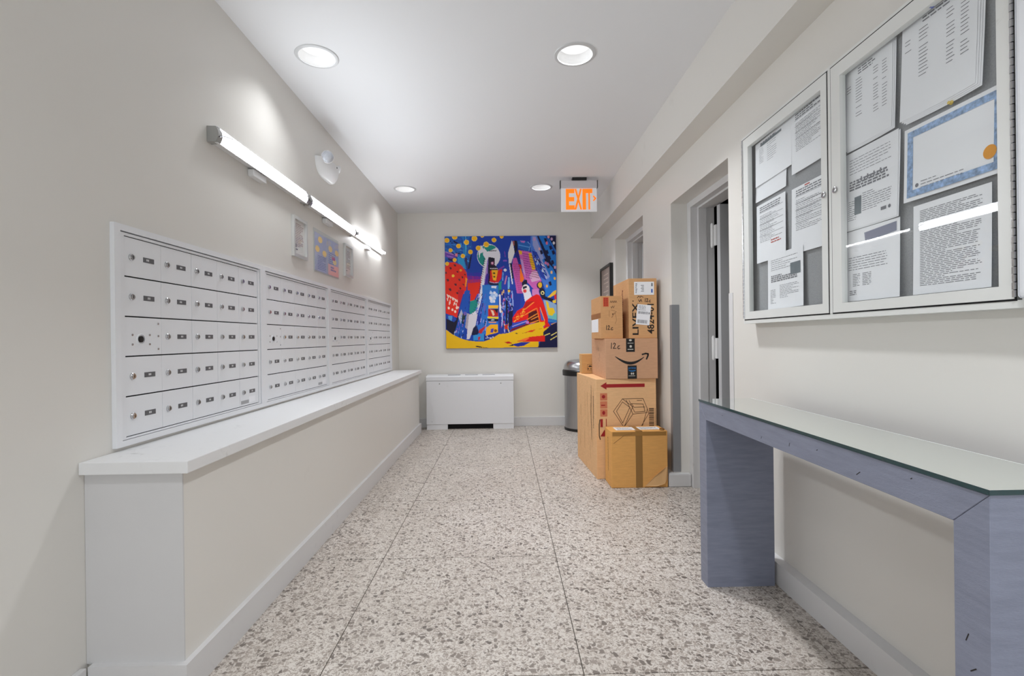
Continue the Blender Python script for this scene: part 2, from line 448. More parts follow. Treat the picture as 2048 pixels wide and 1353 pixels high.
# metal guards on the corners of the near recess
def guard(y, s, m, label):
    t = .003
    z0, z1 = .108, 1.388
    pts = [(XW - t, y - s * t, 0), (1.345, y - s * t, 0), (1.345, y - s * .0005, 0), (XW - .0005, y - s * .0005, 0), (XW - .0005, y + s * .045, 0), (XW - t, y + s * .045, 0)]
    b = B().prism([(p[0], p[1], z0) for p in pts], (0, 0, z1 - z0))
    return tag(make('corner_guard', b, m), label, 'corner guard', 'corner guards of the recess')
guard(NEAR[1], 1, GUARD, 'grey metal corner guard beside the stacked boxes')
guard(NEAR[0], -1, TRIM, 'white corner guard left of the notice case')

# ================================================================== COUNTER LEDGE UNDER THE MAILBOXES
ct = thing('counter', 'long low ledge with white top and taupe front under the mailboxes', 'counter', (-1.2, 3.8, 0))
make('counter_body', B().box(XL + .0005, -1.05, 1.60, 5.985, 0, .7265), WALL, ct)
make('counter_top', B().box(XL + .0005, -1.018, 1.572, 6.006, .7268, .767, .003), LEDGE, ct)
make('end_panel', B().box(XL + .001, -1.049, 1.594, 1.6, .11, .7262), mat('panel_paint', (205, 204, 204), .5, noise=(3, .015)), ct)
make('baseboard', B().prism([(-1.05, 1.60, 0), (XL + .021, 1.60, 0), (XL + .021, 1.574, 0), (-1.029, 1.574, 0), (-1.029, 6.004, 0), (-1.05, 6.004, 0)], (0, 0, .112)), TRIM, ct)

# ================================================================== MAILBOXES
UW, UP, U0 = .985, 1.04, 1.735
DW, DH = .188, .1445
proto = {}
bd = B().box(0, .006, .0008, DW - .0008, .0025, DH - .0022, .0012)
proto['door'] = make('mailbox_door', bd, BOXMETAL); 
bl = B().lathe((0, 0, 0), [(.0125, 0), (.0125, .003), (.0105, .0055), (.008, .0055), (.008, .0085), (.0, .0085)], 24, axis=(1, 0, 0))
bl.box(.0086, .0089, -.0012, .0012, -.006, .006, mi=1)
proto['lock'] = make('lock', bl, [CHROME, GAP], smooth=True)
def plate(i):
    rng = random.Random(i)
    bp = B().box(0, .0012, 0, .056, 0, .0185)
    x = .018 + rng.uniform(-.004, .004)
    for c in range(2 + (rng.random() < .3)):
        bp.box(.0012, .0016, x, x + .005, .006, .0135, mi=1); x += .0075
    return make('number_plate', bp, [mat('plate_grey', (94, 94, 97), .4), mat('plate_white', (216, 216, 216), .5)])
proto['plates'] = [plate(i) for i in range(4)]
bm_ = B().box(0, .006, .0008, DW - .0008, .0025, DH - .0022, .0012)
proto['master'] = make('lock_panel', bm_, BOXMETAL)
bl = B().lathe((0, 0, 0), [(.021, 0), (.021, .002), (.017, .003)], 28, axis=(1, 0, 0))
bl.lathe((0, -.004, 0), [(.012, .002), (.012, .006), (.0, .006)], 20, axis=(1, 0, 0), mi=1)
bl.lathe((0, -.004, 0), [(.005, .0062), (.0, .007)], 14, axis=(1, 0, 0), mi=1)
proto['mlock'] = make('master_lock', bl, [BOXMETAL, BLACK], smooth=True)
bs = B().lathe((0, 0, 0), [(.0045, 0), (.0040, .002), (.0, .0032)], 12, axis=(1, 0, 0))
proto['screw'] = make('screw', bs, CHROME, smooth=True)
ORD = ['nearest mailbox unit, largest in view, at the near end of the white ledge', 'second mailbox unit from the near end, below the white framed notice',
       'third mailbox unit from the near end, below the farther small framed notice', 'farthest and narrowest-looking mailbox unit, beside the back wall']
first = True
for u in range(4):
    ya = U0 + UP * u; yb = ya + UW
    root = thing('mailbox_unit', ORD[u], 'mailboxes', (XL, ya, .78), 'mailbox units')
    fo = B()
    o0, o1 = ya - .0274, yb + .0274
    # outer flat frame: one ring
    def ring(yo0, yo1, zo0, zo1, yi0, yi1, zi0, zi1, x0, x1):
        vs = {}
        b = B()
        for kx, x in enumerate((x0, x1)):
            for nm, pts in (('o', [(yo0, zo0), (yo1, zo0), (yo1, zo1), (yo0, zo1)]), ('i', [(yi0, zi0), (yi1, zi0), (yi1, zi1), (yi0, zi1)])):
                vs[nm, kx] = [b.bm.verts.new((x, y, z)) for y, z in pts]
        for i in range(4):
            j = (i + 1) % 4
            b.bm.faces.new((vs['o', 1][i], vs['o', 1][j], vs['i', 1][j], vs['i', 1][i]))
            b.bm.faces.new((vs['o', 0][i], vs['o', 0][j], vs['i', 0][j], vs['i', 0][i]))
            b.bm.faces.new((vs['o', 0][i], vs['o', 0][j], vs['o', 1][j], vs['o', 1][i]))
            b.bm.faces.new((vs['i', 0][i], vs['i', 0][j], vs['i', 1][j], vs['i', 1][i]))
        return b
    make('frame', ring(o0, o1, .7805, 1.57, ya, yb, .801, 1.5475, XL + .0003, XL + .016), BOXMETAL, root)
    make('inner_frame', ring(ya + .003, yb - .003, .803, 1.5435, ya + .0215, yb - .0215, .8095, 1.5335, XL + .003, XL + .0115), BOXMETAL, root)
    make('backing', B().box(XL + .0002, XL + .0025, ya, yb, .801, 1.5475), GAP, root)
    y0 = ya + .0225
    for r in range(5):
        for c in range(5):
            lz = 1.5325 - (r + 1) * DH - .78; ly = y0 + c * DW - ya
            rng = random.Random(u * 100 + r * 10 + c)
            if r == 2 and c == 0:
                d = inst(proto['master'], 'lock_panel', root, (.003, ly, lz))
                inst(proto['mlock'], 'master_lock', d, (.006, .077, .062))
                for (sy, sz) in ((.036, .078), (.036, .043), (.122, .078), (.122, .043), (.168, .122), (.168, .074), (.168, .024)):
                    inst(proto['screw'], 'screw', d, (.006, sy, sz))
            else:
                d = inst(proto['door'], 'mailbox_door', root, (.003 + rng.uniform(-.0006, .0006), ly, lz))
                l = inst(proto['lock'], 'lock', d, (.006, .034, .072)); l.rotation_euler = (rng.uniform(-.25, .25), 0, 0)
                inst(rng.choice(proto['plates']), 'number_plate', d, (.006, .093, .063))
                if r == 4 and c == 4 and u < 2:
                    make_b = B().box(0, .0005, .010, .085, .012, .03); s = make('sticker', make_b, mat('sticker_grey', (165, 165, 167), .6)); s.parent = d; s.location = (.006, 0, 0)
                    make_b = B().box(0, .0006, .088, .15, .014, .045); s = make('sticker', make_b, PAPER); s.parent = d; s.location = (.006, 0, 0)
for pr in (proto['door'], proto['lock'], proto['master'], proto['mlock'], proto['screw'], *proto['plates']):
    bpy.data.objects.remove(pr)

# ================================================================== RECESSED CEILING LAMPS
LENS = mat('lamp_lens', (255, 255, 255), .5, emit=((255, 255, 255), 1.9))
CONE = mat('lamp_reflector', (238, 238, 238), .35)
DL = ['recessed ceiling lamp near the left wall, closer to the camera', 'recessed ceiling lamp near the boxed beam, closer to the camera',
      'recessed ceiling lamp in the far left corner above the bare tube', 'recessed ceiling lamp beside the exit sign',
      'recessed ceiling lamp overhead by the left wall', 'recessed ceiling lamp overhead by the boxed beam']
for i, (x, y) in enumerate(LIGHTS):
    t = thing('ceiling_lamp', DL[i], 'ceiling lamp', (x, y, ZC), 'recessed ceiling lamps')
    make('trim_ring', B().lathe((x, y, ZC), [(.100, -.001), (.101, -.006), (.108, -.0065), (.118, -.004), (.121, -.0003), (.107, -.0003)], 48), mat('ring_enamel', (206, 207, 208), .35), t, smooth=True)
    make('reflector', B().lathe((x, y, ZC), [(.1005, -.001), (.0985, .02), (.092, .05), (.090, .052), (.086, .085), (.074, .105)], 48), CONE, t, smooth=True)
    make('housing', B().lathe((x, y, ZC), [(.1065, .0005), (.1065, .13), (0, .13)], 32), GUARD, t)
    make('lens', B().lathe((x, y, ZC), [(.0735, .102), (.05, .099), (0, .0975)], 40), LENS, t, smooth=True)
    ld = bpy.data.lights.new('downlight', 'AREA'); ld.shape = 'DISK'; ld.size = .17; ld.energy = DOWN_W[x > 0]
    ld.spread = math.radians(112); ld.color = (.93, .96, 1.0)
    lo = bpy.data.objects.new('bulb', ld); COL.objects.link(lo); lo.parent = t; lo.location = (0, 0, .012)

# ================================================================== WALL STRIP LIGHTS
LEDM = mat('strip_lens', (250, 250, 250), .3, emit=((243, 249, 255), LED_E))
TUBEM = mat('tube_glow', (255, 255, 255), .3, emit=((248, 251, 255), TUBE_E))
WIRE = mat('clip_wire', (88, 88, 90), .4, .6)
ZL = 2.112
def strip(ya, yb, label):
    t = thing('strip_light', label, 'wall light', (XL, (ya + yb) / 2, ZL), 'strip lights on the mailbox wall')
    make('channel', B().prism([(XL, ya + .01, ZL - .030), (XL + .044, ya + .01, ZL - .039), (XL + .044, ya + .01, ZL - .036), (XL + .036, ya + .01, ZL - .034), (XL + .036, ya + .01, ZL + .034), (XL + .044, ya + .01, ZL + .036), (XL + .044, ya + .01, ZL + .039), (XL, ya + .01, ZL + .030)], (0, yb - ya - .02, 0)), WHITE, t)
    # bowed lens seated in the channel
    b = B(); n = 12; prof = []
    for k in range(n + 1):
        u = -1 + 2 * k / n
        prof.append((XL + .041 + .013 * (1 - u * u), ZL + .0345 * u))
    for (p, q) in zip(prof, prof[1:]):
        b.poly([(p[0], ya + .035, p[1]), (p[0], yb - .035, p[1]), (q[0], yb - .035, q[1]), (q[0], ya + .035, q[1])])
    bmesh.ops.remove_doubles(b.bm, verts=b.bm.verts[:], dist=1e-5)
    make('lens', b, LEDM, t, smooth=True)
    for (y, s) in ((ya, 1), (yb, -1)):
        c = B()
        c.prism([(XL + .001, y, ZL - .037)] + [(p[0], y, ZL + (p[1] - ZL) * 1.04) for p in prof] + [(XL + .001, y, ZL + .037)], (0, s * .036, 0))
        make('end_cap', c, mat('cap_clear', (168, 168, 166), .15, .3), t)
        w = B().tube([(XL + .056, y + s * .004, ZL - .012), (XL + .0565, y + s * .05, ZL + .006), (XL + .053, y + s * .12, ZL + .022)], .003, 6)
        make('clip_wire', w, WIRE, t)
    yc = ya + (yb - ya) * .40
    make('bracket', B().box(XL, XL + .034, yc - .07, yc + .07, ZL - .076, ZL - .0395, .004), WHITE, t)
    return t
strip(2.27, 3.335, 'first wall strip light with broad glowing lens, nearest the camera')
strip(3.35, 4.385, 'second wall strip light with broad glowing lens, above the small framed notice')
t = thing('tube_light', 'bare thin glowing tube at the far end of the strip lights', 'wall light', (XL, 4.95, ZL), 'strip lights on the mailbox wall')
make('channel', B().box(XL, XL + .022, 4.42, 5.44, ZL - .020, ZL + .020, .003), WHITE, t)  # widened behind the bare tube to shield the wall from its light
make('tube', B().cyl((XL + .046, 4.44, ZL), (0, 1, 0), .0085, .99, 16), TUBEM, t, smooth=True)
for y in (4.425, 5.43): make('socket', B().box(XL + .02, XL + .058, y, y + .014, ZL - .014, ZL + .014, .003), WHITE, t)
make('bracket', B().box(XL, XL + .03, 4.80, 4.93, ZL - .07, ZL - .036, .004), WHITE, t)

# ================================================================== EMERGENCY LIGHT
t = thing('emergency_light', 'white scoop-shaped emergency lamp high on the left wall', 'emergency light', (XL, 3.77, 2.38))
b = B(); n, mseg = 20, 10
rows = []
for k in range(mseg + 1):
    ph = math.pi / 2 * k / mseg
    row = []
    for i in range(n + 1):
        th = -math.pi / 2 + math.pi * i / n
        row.append(b.bm.verts.new((XL + .082 * math.cos(ph) * math.cos(th), 3.77 + .205 * math.cos(ph) ** .55 * math.sin(th), 2.500 - .125 * math.sin(ph))))
    rows.append(row)
for k in range(mseg):
    for i in range(n):
        b.bm.faces.new((rows[k][i], rows[k][i + 1], rows[k + 1][i + 1], rows[k + 1][i]))
b.bm.faces.new(rows[0])
bmesh.ops.remove_doubles(b.bm, verts=b.bm.verts[:], dist=1e-5)
make('shell', b, WHITE, t, smooth=True)
ax = Vector((.45, -.82, -.33)).normalized()
hd = Vector((XL + .075, 3.615, 2.505))
h = make('lamp_head', B().lathe(hd, [(0, -.045), (.03, -.04), (.042, -.02), (.046, 0), (.042, .003)], 28, axis=ax), WHITE, t, smooth=True)
make('lamp_lens', B().lathe(hd, [(.042, .002), (.025, .009), (0, .012)], 24, axis=ax), mat('faceted_lens', (206, 210, 218), .12, .7, bump=(300, 1.0)), t)
ax2 = Vector((.62, .72, -.1)).normalized(); hd2 = Vector((XL + .06, 3.90, 2.505))
make('lamp_head', B().lathe(hd2, [(0, -.03), (.02, -.028), (.03, -.01), (.033, 0), (.0, .004)], 24, axis=ax2), WHITE, t, smooth=True)
make('screw', B().cyl((XL + .0795, 3.80, 2.488), (1, 0, 0), .006, .004, 10), BLACK, t)

# ================================================================== FRAMED NOTICES AND POSTER ON THE LEFT WALL
mpL = lambda e: (lambda y, z: (XL + e, y, z))
def wall_frame(ya, yb, za, zb, label, ink, seed):
    t = thing('framed_notice', label, 'framed notice', (XL, (ya + yb) / 2, za), 'small white frames on the mailbox wall')
    w = .02
    make('frame', ring(ya, yb, za, zb, ya + w, yb - w, za + w, zb - w, XL + .0005, XL + .02), mat('silver_frame', (205, 205, 203), .35, .3), t)
    make('sheet', B().box(XL + .001, XL + .004, ya + w, yb - w, za + w, zb - w), mat('notice_grey', (224, 222, 220), .6), t)
    rng = random.Random(seed)
    print_on('printed_text', writing(ya + w + .015, yb - w - .015, zb - w - .02, za + w + .06, 14, .005, rng), mpL(.0045), ink, t, 'stuff')
    print_on('printed_text', [rect(ya + w + .02, za + w + .03, ya + w + .07, za + w + .038), rect(ya + w + .03, za + w + .045, ya + w + .05, za + w + .07)], mpL(.0045), INK, t, 'stuff')
    make('glass', B().box(XL + .006, XL + .0075, ya + w, yb - w, za + w, zb - w), CLEAR, t)
wall_frame(3.155, 3.375, 1.698, 1.963, 'small white framed notice above the second mailbox unit', mat('ink_rose', (166, 140, 140), .8), 1)
wall_frame(4.17, 4.385, 1.698, 1.978, 'small white framed notice right of the blue poster', mat('ink_grey', (150, 148, 142), .8), 2)
t = thing('poster_holder', 'clear wall holder with a blue and pink poster of yellow dots', 'poster', (XL, 3.78, 1.65))
ya, yb, za, zb = 3.52, 4.04, 1.65, 1.945
make('back_plate', B().box(XL + .001, XL + .004, ya, yb, za, zb + .02, .001), mat('holder_grey', (196, 198, 196), .3), t)
make('poster_sheet', B().box(XL + .0045, XL + .006, ya + .012, ya + .255, za + .01, zb - .008), mat('poster_blue', (182, 187, 214), .5, noise=(6, .08)), t)
make('poster_sheet', B().box(XL + .0045, XL + .006, ya + .272, yb - .012, za + .01, zb - .008), mat('poster_blue', (182, 187, 214), .5), t)
pe = mpL(.0063)
print_on('pink_panel', [rect(ya + .274, za + .011, yb - .013, za + .095)], pe, mat('poster_pink', (240, 188, 188), .5), t)
print_on('yellow_dots', [disc2(ya + x, za + z, .042, .024) for x, z in ((.115, .245), (.06, .17), (.20, .155), (.325, .215), (.42, .125), (.47, .205))], mpL(.0066), mat('poster_yellow', (244, 214, 150), .5), t)
rng = random.Random(5)
print_on('printed_text', writing(ya + .06, ya + .235, za + .125, za + .03, 9, .005, rng) + writing(ya + .29, ya + .45, za + .185, za + .105, 6, .006, rng) + writing(ya + .33, ya + .45, za + .08, za + .06, 2, .014, rng), mpL(.0065), mat('ink_blue', (130, 136, 184), .7), t, 'stuff')
print_on('magenta_mark', [rect(ya + .36, za + .135, ya + .43, za + .16)], mpL(.0067), mat('ink_magenta', (196, 110, 160), .7), t)
make('clear_cover', B().box(XL + .0075, XL + .009, ya, yb, za, zb, .0005), CLEAR, t)

# ================================================================== PAINTING
def painting():
    N = 280
    X0, X1, Y0, Y1 = 889.5, 1113.2, 472.3, 696.6
    img = np.zeros((N, N, 3)); img[:] = (16, 60, 165)
    yy, xx = np.mgrid[0:N, 0:N]
    px = X0 + (xx + .5) / N * (X1 - X0); py = Y0 + (yy + .5) / N * (Y1 - Y0)
    k = 120 / 1353
    OR = {1: (886, 468), 2: (996, 468), 3: (886, 580), 4: (996, 580)}
    T = lambda q, p: (OR[q][0] + p[0] * k, OR[q][1] + p[1] * k)
    def inside(pts):
        m = np.zeros((N, N), bool); n = len(pts)
        for i in range(n):
            (xa, ya_), (xb, yb_) = pts[i], pts[(i + 1) % n]
            if ya_ == yb_: continue
            c = ((ya_ > py) != (yb_ > py)) & (px < (xb - xa) * (py - ya_) / (yb_ - ya_) + xa)
            m ^= c
        return m
    def P(q, col, *pts): img[inside([T(q, p) for p in pts])] = col
    def E(q, col, x, y, rx, ry=None):
        ry = ry or rx; c = T(q, (x, y)); img[((px - c[0]) / (rx * k)) ** 2 + ((py - c[1]) / (ry * k)) ** 2 < 1] = col
    def Ln(q, col, w, *pts):
        for a, c in zip(pts, pts[1:]):
            (xa, ya_), (xb, yb_) = T(q, a), T(q, c); dx, dy = xb - xa, yb_ - ya_; l2 = dx * dx + dy * dy + 1e-9
            s = np.clip(((px - xa) * dx + (py - ya_) * dy) / l2, 0, 1)
            img[(px - xa - s * dx) ** 2 + (py - ya_ - s * dy) ** 2 < (w * k / 2) ** 2] = col
    W = (228, 226, 236); NAVY = (10, 12, 60); DK = (14, 10, 40); TEAL = (18, 140, 130); YEL = (238, 184, 10); RED = (232, 40, 14); BLU = (30, 90, 200); SKY = (60, 140, 215); PUR = (110, 60, 170); PINK = (204, 96, 178); LAV = (190, 180, 230)
    r = random.Random(3)
    # upper left sky strokes
    P(1, (24, 84, 170), (35, 45), (640, 45), (660, 300), (560, 760), (330, 640), (40, 560))
    for i in range(60):
        x, y = r.uniform(40, 560), r.uniform(60, 600)
        Ln(1, r.choice([(30, 110, 200), (20, 60, 150), (70, 150, 215), NAVY, (40, 90, 190)]), r.uniform(10, 34), (x, y), (x + r.uniform(30, 140), y + r.uniform(-10, 70)))
    for i in range(12):
        x = r.uniform(400, 620); Ln(1, r.choice([(30, 130, 200), (60, 160, 210), (16, 70, 170)]), 22, (x, 60), (x - r.uniform(-40, 60), 480))
    P(1, (40, 150, 205), (330, 500), (470, 560), (520, 800), (420, 740), (330, 640))
    P(1, PUR, (40, 390), (250, 450), (300, 520), (180, 560), (40, 500)); Ln(1, (180, 130, 200), 22, (60, 400), (230, 460)); Ln(1, (170, 120, 210), 20, (90, 490), (230, 520)); P(1, (226, 130, 150), (270, 440), (330, 430), (330, 510), (280, 500))
    P(1, NAVY, (620, 480), (670, 380), (600, 780), (545, 800))
    P(1, (50, 40, 90), (480, 540), (540, 560), (560, 780), (520, 700))
    # globe
    E(1, W, 1030, 500, 262, 270); E(1, TEAL, 1020, 500, 240, 250)
    P(1, W, (930, 300), (900, 470), (960, 560), (920, 780), (1180, 760), (1280, 560), (1260, 380), (1150, 300), (1180, 330), (1010, 400))
    P(1, W, (860, 250), (940, 380), (900, 420), (840, 440), (820, 560), (800, 400)); P(1, TEAL, (930, 320), (1100, 250), (1210, 300), (1000, 400))
    for x in range(1050, 1190, 34): Ln(1, DK, 16, (x, 390), (x + 20, 375))
    # red building left with dark windows
    P(1, RED, (40, 740), (110, 640), (240, 630), (400, 690), (520, 840), (545, 1000), (500, 1353), (40, 1353))
    P(3, RED, (45, 0), (470, 0), (400, 200), (300, 620), (50, 520))
    Ln(1, (190, 60, 90), 20, (250, 635), (420, 720), (530, 880)); P(3, (200, 20, 40), (330, 0), (470, 0), (300, 560), (330, 250))
    for x, y, s in ((265, 705, 30), (165, 770, 30), (320, 850, 24), (60, 870, 26), (430, 975, 26), (490, 915, 22), (100, 1035, 34), (360, 1030, 30), (275, 1140, 32), (450, 1140, 20), (150, 1250, 36), (380, 1225, 28), (310, 1330, 28)):
        P(1, (80, 20, 40), (x - s, y - s * .6), (x + s * .4, y - s), (x + s, y + s * .4), (x, y + s))
    E(1, (250, 160, 30), 395, 815, 28); E(1, (250, 205, 60), 222, 940, 32)
    P(1, (250, 150, 20), (500, 980), (545, 1010), (510, 1190), (490, 1180))
    for i in range(22):
        a = r.uniform(70, 330); y = 90 + (a - 70) * .55 + r.choice([0, 0, 90, 140]); Ln(3, (250, 226, 214), 20, (a, y), (a + r.uniform(-20, 26), y + r.uniform(20, 60)))
    for x, y in ((115, 400), (200, 440), (260, 480), (300, 400)): E(3, (255, 225, 205), x, y, 24, 30)
    # red band behind, purple railing
    P(1, (226, 36, 8), (545, 1080), (850, 1050), (800, 1353), (545, 1353)); P(3, (226, 36, 8), (620, 0), (810, 0), (700, 220), (600, 260))
    P(1, (150, 30, 130), (545, 940), (860, 960), (850, 1080), (545, 1110))
    for x in range(560, 860, 38): Ln(1, (70, 30, 170), 16, (x, 880), (x, 1020)); Ln(1, (210, 40, 60), 12, (x + 16, 1030), (x + 18, 1100))
    P(3, TEAL, (600, 250), (800, 200), (760, 460), (620, 580), (575, 480))
    # zig-zag white edge
    P(1, W, (990, 420), (900, 760), (850, 1020), (830, 1353), (900, 1353), (940, 1000), (1040, 460)); P(3, W, (830, 0), (900, 0), (850, 240), (770, 520), (620, 600), (580, 560), (740, 460), (800, 200))
    for i in range(17): y = 560 + i * 48; x = 950 - i * 8.2; Ln(1, DK if i < 8 else (150, 30, 30), 13, (x - 30, y), (x + 6, y + 14))
    for i in range(9): x = 620 + i * 22; y = 590 - i * 50; Ln(3, (20, 90, 110), 12, (x - 10, y - 6), (x + 14, y + 16))
    # central tower
    P(1, DK, (1030, 520), (1170, 550), (1160, 700), (1240, 780), (1240, 1120), (1000, 1120), (1000, 620)); P(1, (130, 100, 190), (1000, 600), (1020, 560), (1010, 1000), (960, 1100), (930, 1050)); P(1, (190, 150, 210), (960, 800), (1000, 640), (980, 900), (940, 980)); P(1, (60, 30, 150), (975, 900), (1030, 900), (1010, 1120), (930, 1160))
    P(1, (120, 40, 90), (1080, 640), (1150, 620), (1150, 710), (1070, 700)); E(1, (225, 170, 200), 1110, 660, 26)
    for x in range(1060, 1220, 36): Ln(1, W, 14, (x, 775), (x + 18, 790))
    P(1, (215, 20, 20), (1060, 830), (1340, 800), (1310, 1010), (1230, 1110), (1050, 1090)); P(1, (246, 176, 20), (1090, 820), (1240, 820), (1190, 1060), (1120, 1040)); E(1, (70, 60, 10), 1150, 890, 28, 20); E(1, (70, 60, 10), 1150, 970, 22, 16)
    Ln(1, (200, 180, 220), 14, (1050, 1085), (1150, 1110), (1240, 1100)); P(1, NAVY, (1040, 1110), (1250, 1120), (1240, 1180), (1030, 1160))
    P(1, (40, 120, 200), (880, 1150), (1240, 1160), (1240, 1353), (880, 1353)); P(1, TEAL, (1250, 1110), (1330, 1050), (1320, 1353), (1240, 1353))
    P(3, (40, 110, 200), (900, 0), (1240, 0), (1230, 900), (1000, 1000), (700, 1000), (860, 300))
    for i in range(26):
        x, y = r.uniform(1040, 1200), r.uniform(20, 300); E(3, r.choice([W, (200, 214, 240), (160, 190, 232)]), x, y, r.uniform(18, 42))
    P(1, W, (1080, 1180), (1200, 1180), (1190, 1230), (1080, 1220))
    P(3, (246, 186, 50), (1010, 350), (1240, 345), (1230, 420), (1010, 420)); P(3, (190, 30, 20), (1000, 430), (1230, 430), (1230, 600), (1000, 600)); P(3, DK, (1050, 430), (1230, 430), (1210, 540), (1150, 450)); P(3, (232, 200, 170), (1060, 450), (1120, 470), (1150, 560), (1110, 590)); P(3, (246, 214, 20), (990, 600), (1240, 615), (1230, 655), (985, 640)); P(3, DK, (985, 655), (1230, 660), (1230, 710), (1000, 700)); E(3, (190, 200, 180), 1105, 680, 40, 14); P(3, (230, 150, 110), (1010, 720), (1180, 720), (1180, 750), (1020, 750))
    P(3, (246, 176, 10), (960, 850), (1060, 780), (1220, 780), (1220, 960), (1150, 980), (1020, 1010), (940, 1040)); P(3, (70, 60, 170), (1060, 880), (1130, 870), (1110, 960), (1050, 960)); E(3, (120, 70, 10), 1165, 920, 34)
    # left lower blue towers
    P(3, (20, 80, 180), (480, 20), (600, 0), (560, 420), (470, 900), (420, 1100), (220, 1000), (340, 520))
    P(3, DK, (55, 540), (290, 640), (380, 420), (300, 760), (220, 1010), (60, 880)); P(3, (30, 70, 170), (60, 540), (210, 570), (290, 660), (230, 720), (60, 640)); P(3, (90, 160, 220), (100, 570), (200, 580), (180, 690), (110, 650))
    P(3, (190, 188, 200), (330, 600), (400, 430), (440, 560), (380, 760)); P(3, (24, 50, 60), (430, 520), (500, 560), (450, 760), (380, 740)); P(3, (170, 160, 175), (520, 520), (590, 540), (540, 900), (480, 840))
    P(3, (220, 214, 222), (570, 560), (770, 530), (720, 780), (570, 1110), (510, 1110), (540, 800))
    for i in range(60):
        x, y = r.uniform(260, 560), r.uniform(40, 1080)
        if x > 560 - y * .28: Ln(3, r.choice([(20, 60, 160), (90, 150, 225), NAVY, (150, 100, 180), (200, 210, 240)]), r.uniform(8, 18), (x - y * .12 + 60, y), (x - y * .12 + 50, y + r.uniform(30, 90)))
    P(3, NAVY, (660, 860), (740, 780), (790, 960), (700, 1060), (620, 1000)); P(3, (30, 50, 150), (750, 600), (860, 500), (820, 760), (760, 800))
    for i in range(50):
        x, y = r.uniform(740, 960), r.uniform(60, 880); Ln(3, r.choice([(30, 40, 140), (110, 90, 190), LAV, (60, 120, 210), NAVY]), r.uniform(8, 20), (x, y), (x - 16, y + r.uniform(30, 110)))
    P(3, (190, 30, 40), (800, 900), (960, 800), (880, 930), (840, 990), (780, 960)); P(3, (50, 140, 205), (660, 1020), (900, 980), (920, 1150), (660, 1130)); P(3, (190, 30, 50), (770, 1060), (830, 1050), (800, 1140), (770, 1130))
    P(3, (20, 40, 130), (910, 1040), (1240, 980), (1260, 900), (1353, 820), (1353, 1000), (1100, 1130), (900, 1150))
    for i in range(12): E(3, W, r.uniform(930, 1230), r.uniform(1050, 1110), 11)
    # middle right shafts
    P(2, (26, 60, 170), (90, 840), (240, 680), (330, 1353), (60, 1353)); P(4, (26, 50, 150), (20, 0), (540, 0), (480, 400), (300, 760), (200, 980), (0, 1000))
    for i in range(90):
        x, y = r.uniform(60, 330), r.uniform(0, 940)
        Ln(4, r.choice([NAVY, (90, 150, 225), LAV, (190, 60, 120), (40, 80, 190), DK, (150, 190, 232), (240, 190, 110)]), r.uniform(10, 26), (x, y), (x + r.uniform(-10, 10), y + r.uniform(20, 80)))
    Ln(4, W, 40, (30, 120), (40, 500)); Ln(4, LAV, 22, (90, 500), (70, 820)); Ln(4, (150, 170, 230), 26, (310, 40), (330, 360)); Ln(4, DK, 34, (190, 260), (180, 760)); P(4, (200, 40, 20), (130, 800), (200, 780), (200, 890), (130, 890)); P(4, NAVY, (220, 500), (330, 460), (300, 800), (220, 860))
    Ln(2, PUR, 22, (150, 400), (165, 520)); Ln(2, (130, 80, 190), 34, (130, 610), (190, 610)); Ln(2, (130, 60, 170), 30, (10, 810), (130, 740)); E(2, W, 160, 820, 34); Ln(2, (100, 160, 225), 24, (110, 880), (100, 1050)); Ln(2, (200, 120, 160), 30, (190, 960), (150, 1130)); Ln(2, (120, 180, 225), 40, (240, 1000), (230, 1340)); E(2, (240, 190, 60), 240, 1290, 30, 34); Ln(2, DK, 20, (220, 1260), (270, 1260))
    # white blade
    P(2, (232, 230, 230), (320, 150), (350, 260), (380, 430), (300, 660), (240, 680), (232, 430)); P(2, (170, 90, 80), (340, 170), (380, 170), (380, 300), (350, 260)); P(2, DK, (380, 150), (440, 170), (450, 340), (500, 680), (440, 560), (380, 430), (370, 280))
    P(2, (20, 30, 120), (380, 470), (450, 340), (500, 560), (490, 700), (430, 600)); P(2, (28, 96, 180), (440, 170), (560, 150), (700, 200), (740, 400), (620, 390), (460, 320)); P(2, (190, 110, 190), (510, 160), (620, 170), (600, 210), (530, 200)); Ln(2, (90, 160, 225), 20, (480, 260), (700, 310)); Ln(2, (120, 170, 225), 14, (680, 190), (740, 260), (700, 390))
    Ln(2, DK, 34, (290, 680), (330, 1000)); Ln(2, W, 26, (260, 700), (320, 1130))
    # pink towers
    P(2, (198, 84, 164), (340, 560), (420, 540), (480, 760), (560, 1353), (420, 1353), (320, 740)); P(2, PINK, (500, 560), (460, 370), (700, 410), (760, 430), (850, 820), (980, 1060), (900, 1353), (700, 1150), (590, 1020))
    P(2, (232, 176, 40), (460, 370), (550, 400), (540, 480), (490, 470)); P(2, (240, 184, 20), (690, 440), (760, 450), (850, 800), (780, 840), (720, 620))
    P(2, (200, 150, 205), (500, 560), (560, 600), (620, 960), (560, 860)); P(2, (220, 170, 205), (780, 850), (880, 850), (960, 1050), (760, 1100), (700, 960))
    for i in range(12):
        for j in range(9):
            x = 560 + j * 34 + i * 8; y = 440 + i * 54 + j * 8
            if y < 1010: Ln(2, (90, 20, 110) if j < 4 else (110, 60, 30), 13, (x, y), (x + 12, y + 18))
    for i in range(14):
        for j in range(4): x = 350 + j * 34 + i * 9; Ln(2, (140, 20, 90), 11, (x, 680 + i * 48), (x + 8, 700 + i * 48))
    P(2, (200, 20, 20), (460, 690), (520, 700), (540, 800), (490, 780)); P(2, (246, 110, 20), (490, 790), (520, 790), (590, 1030), (540, 1100), (490, 1080))
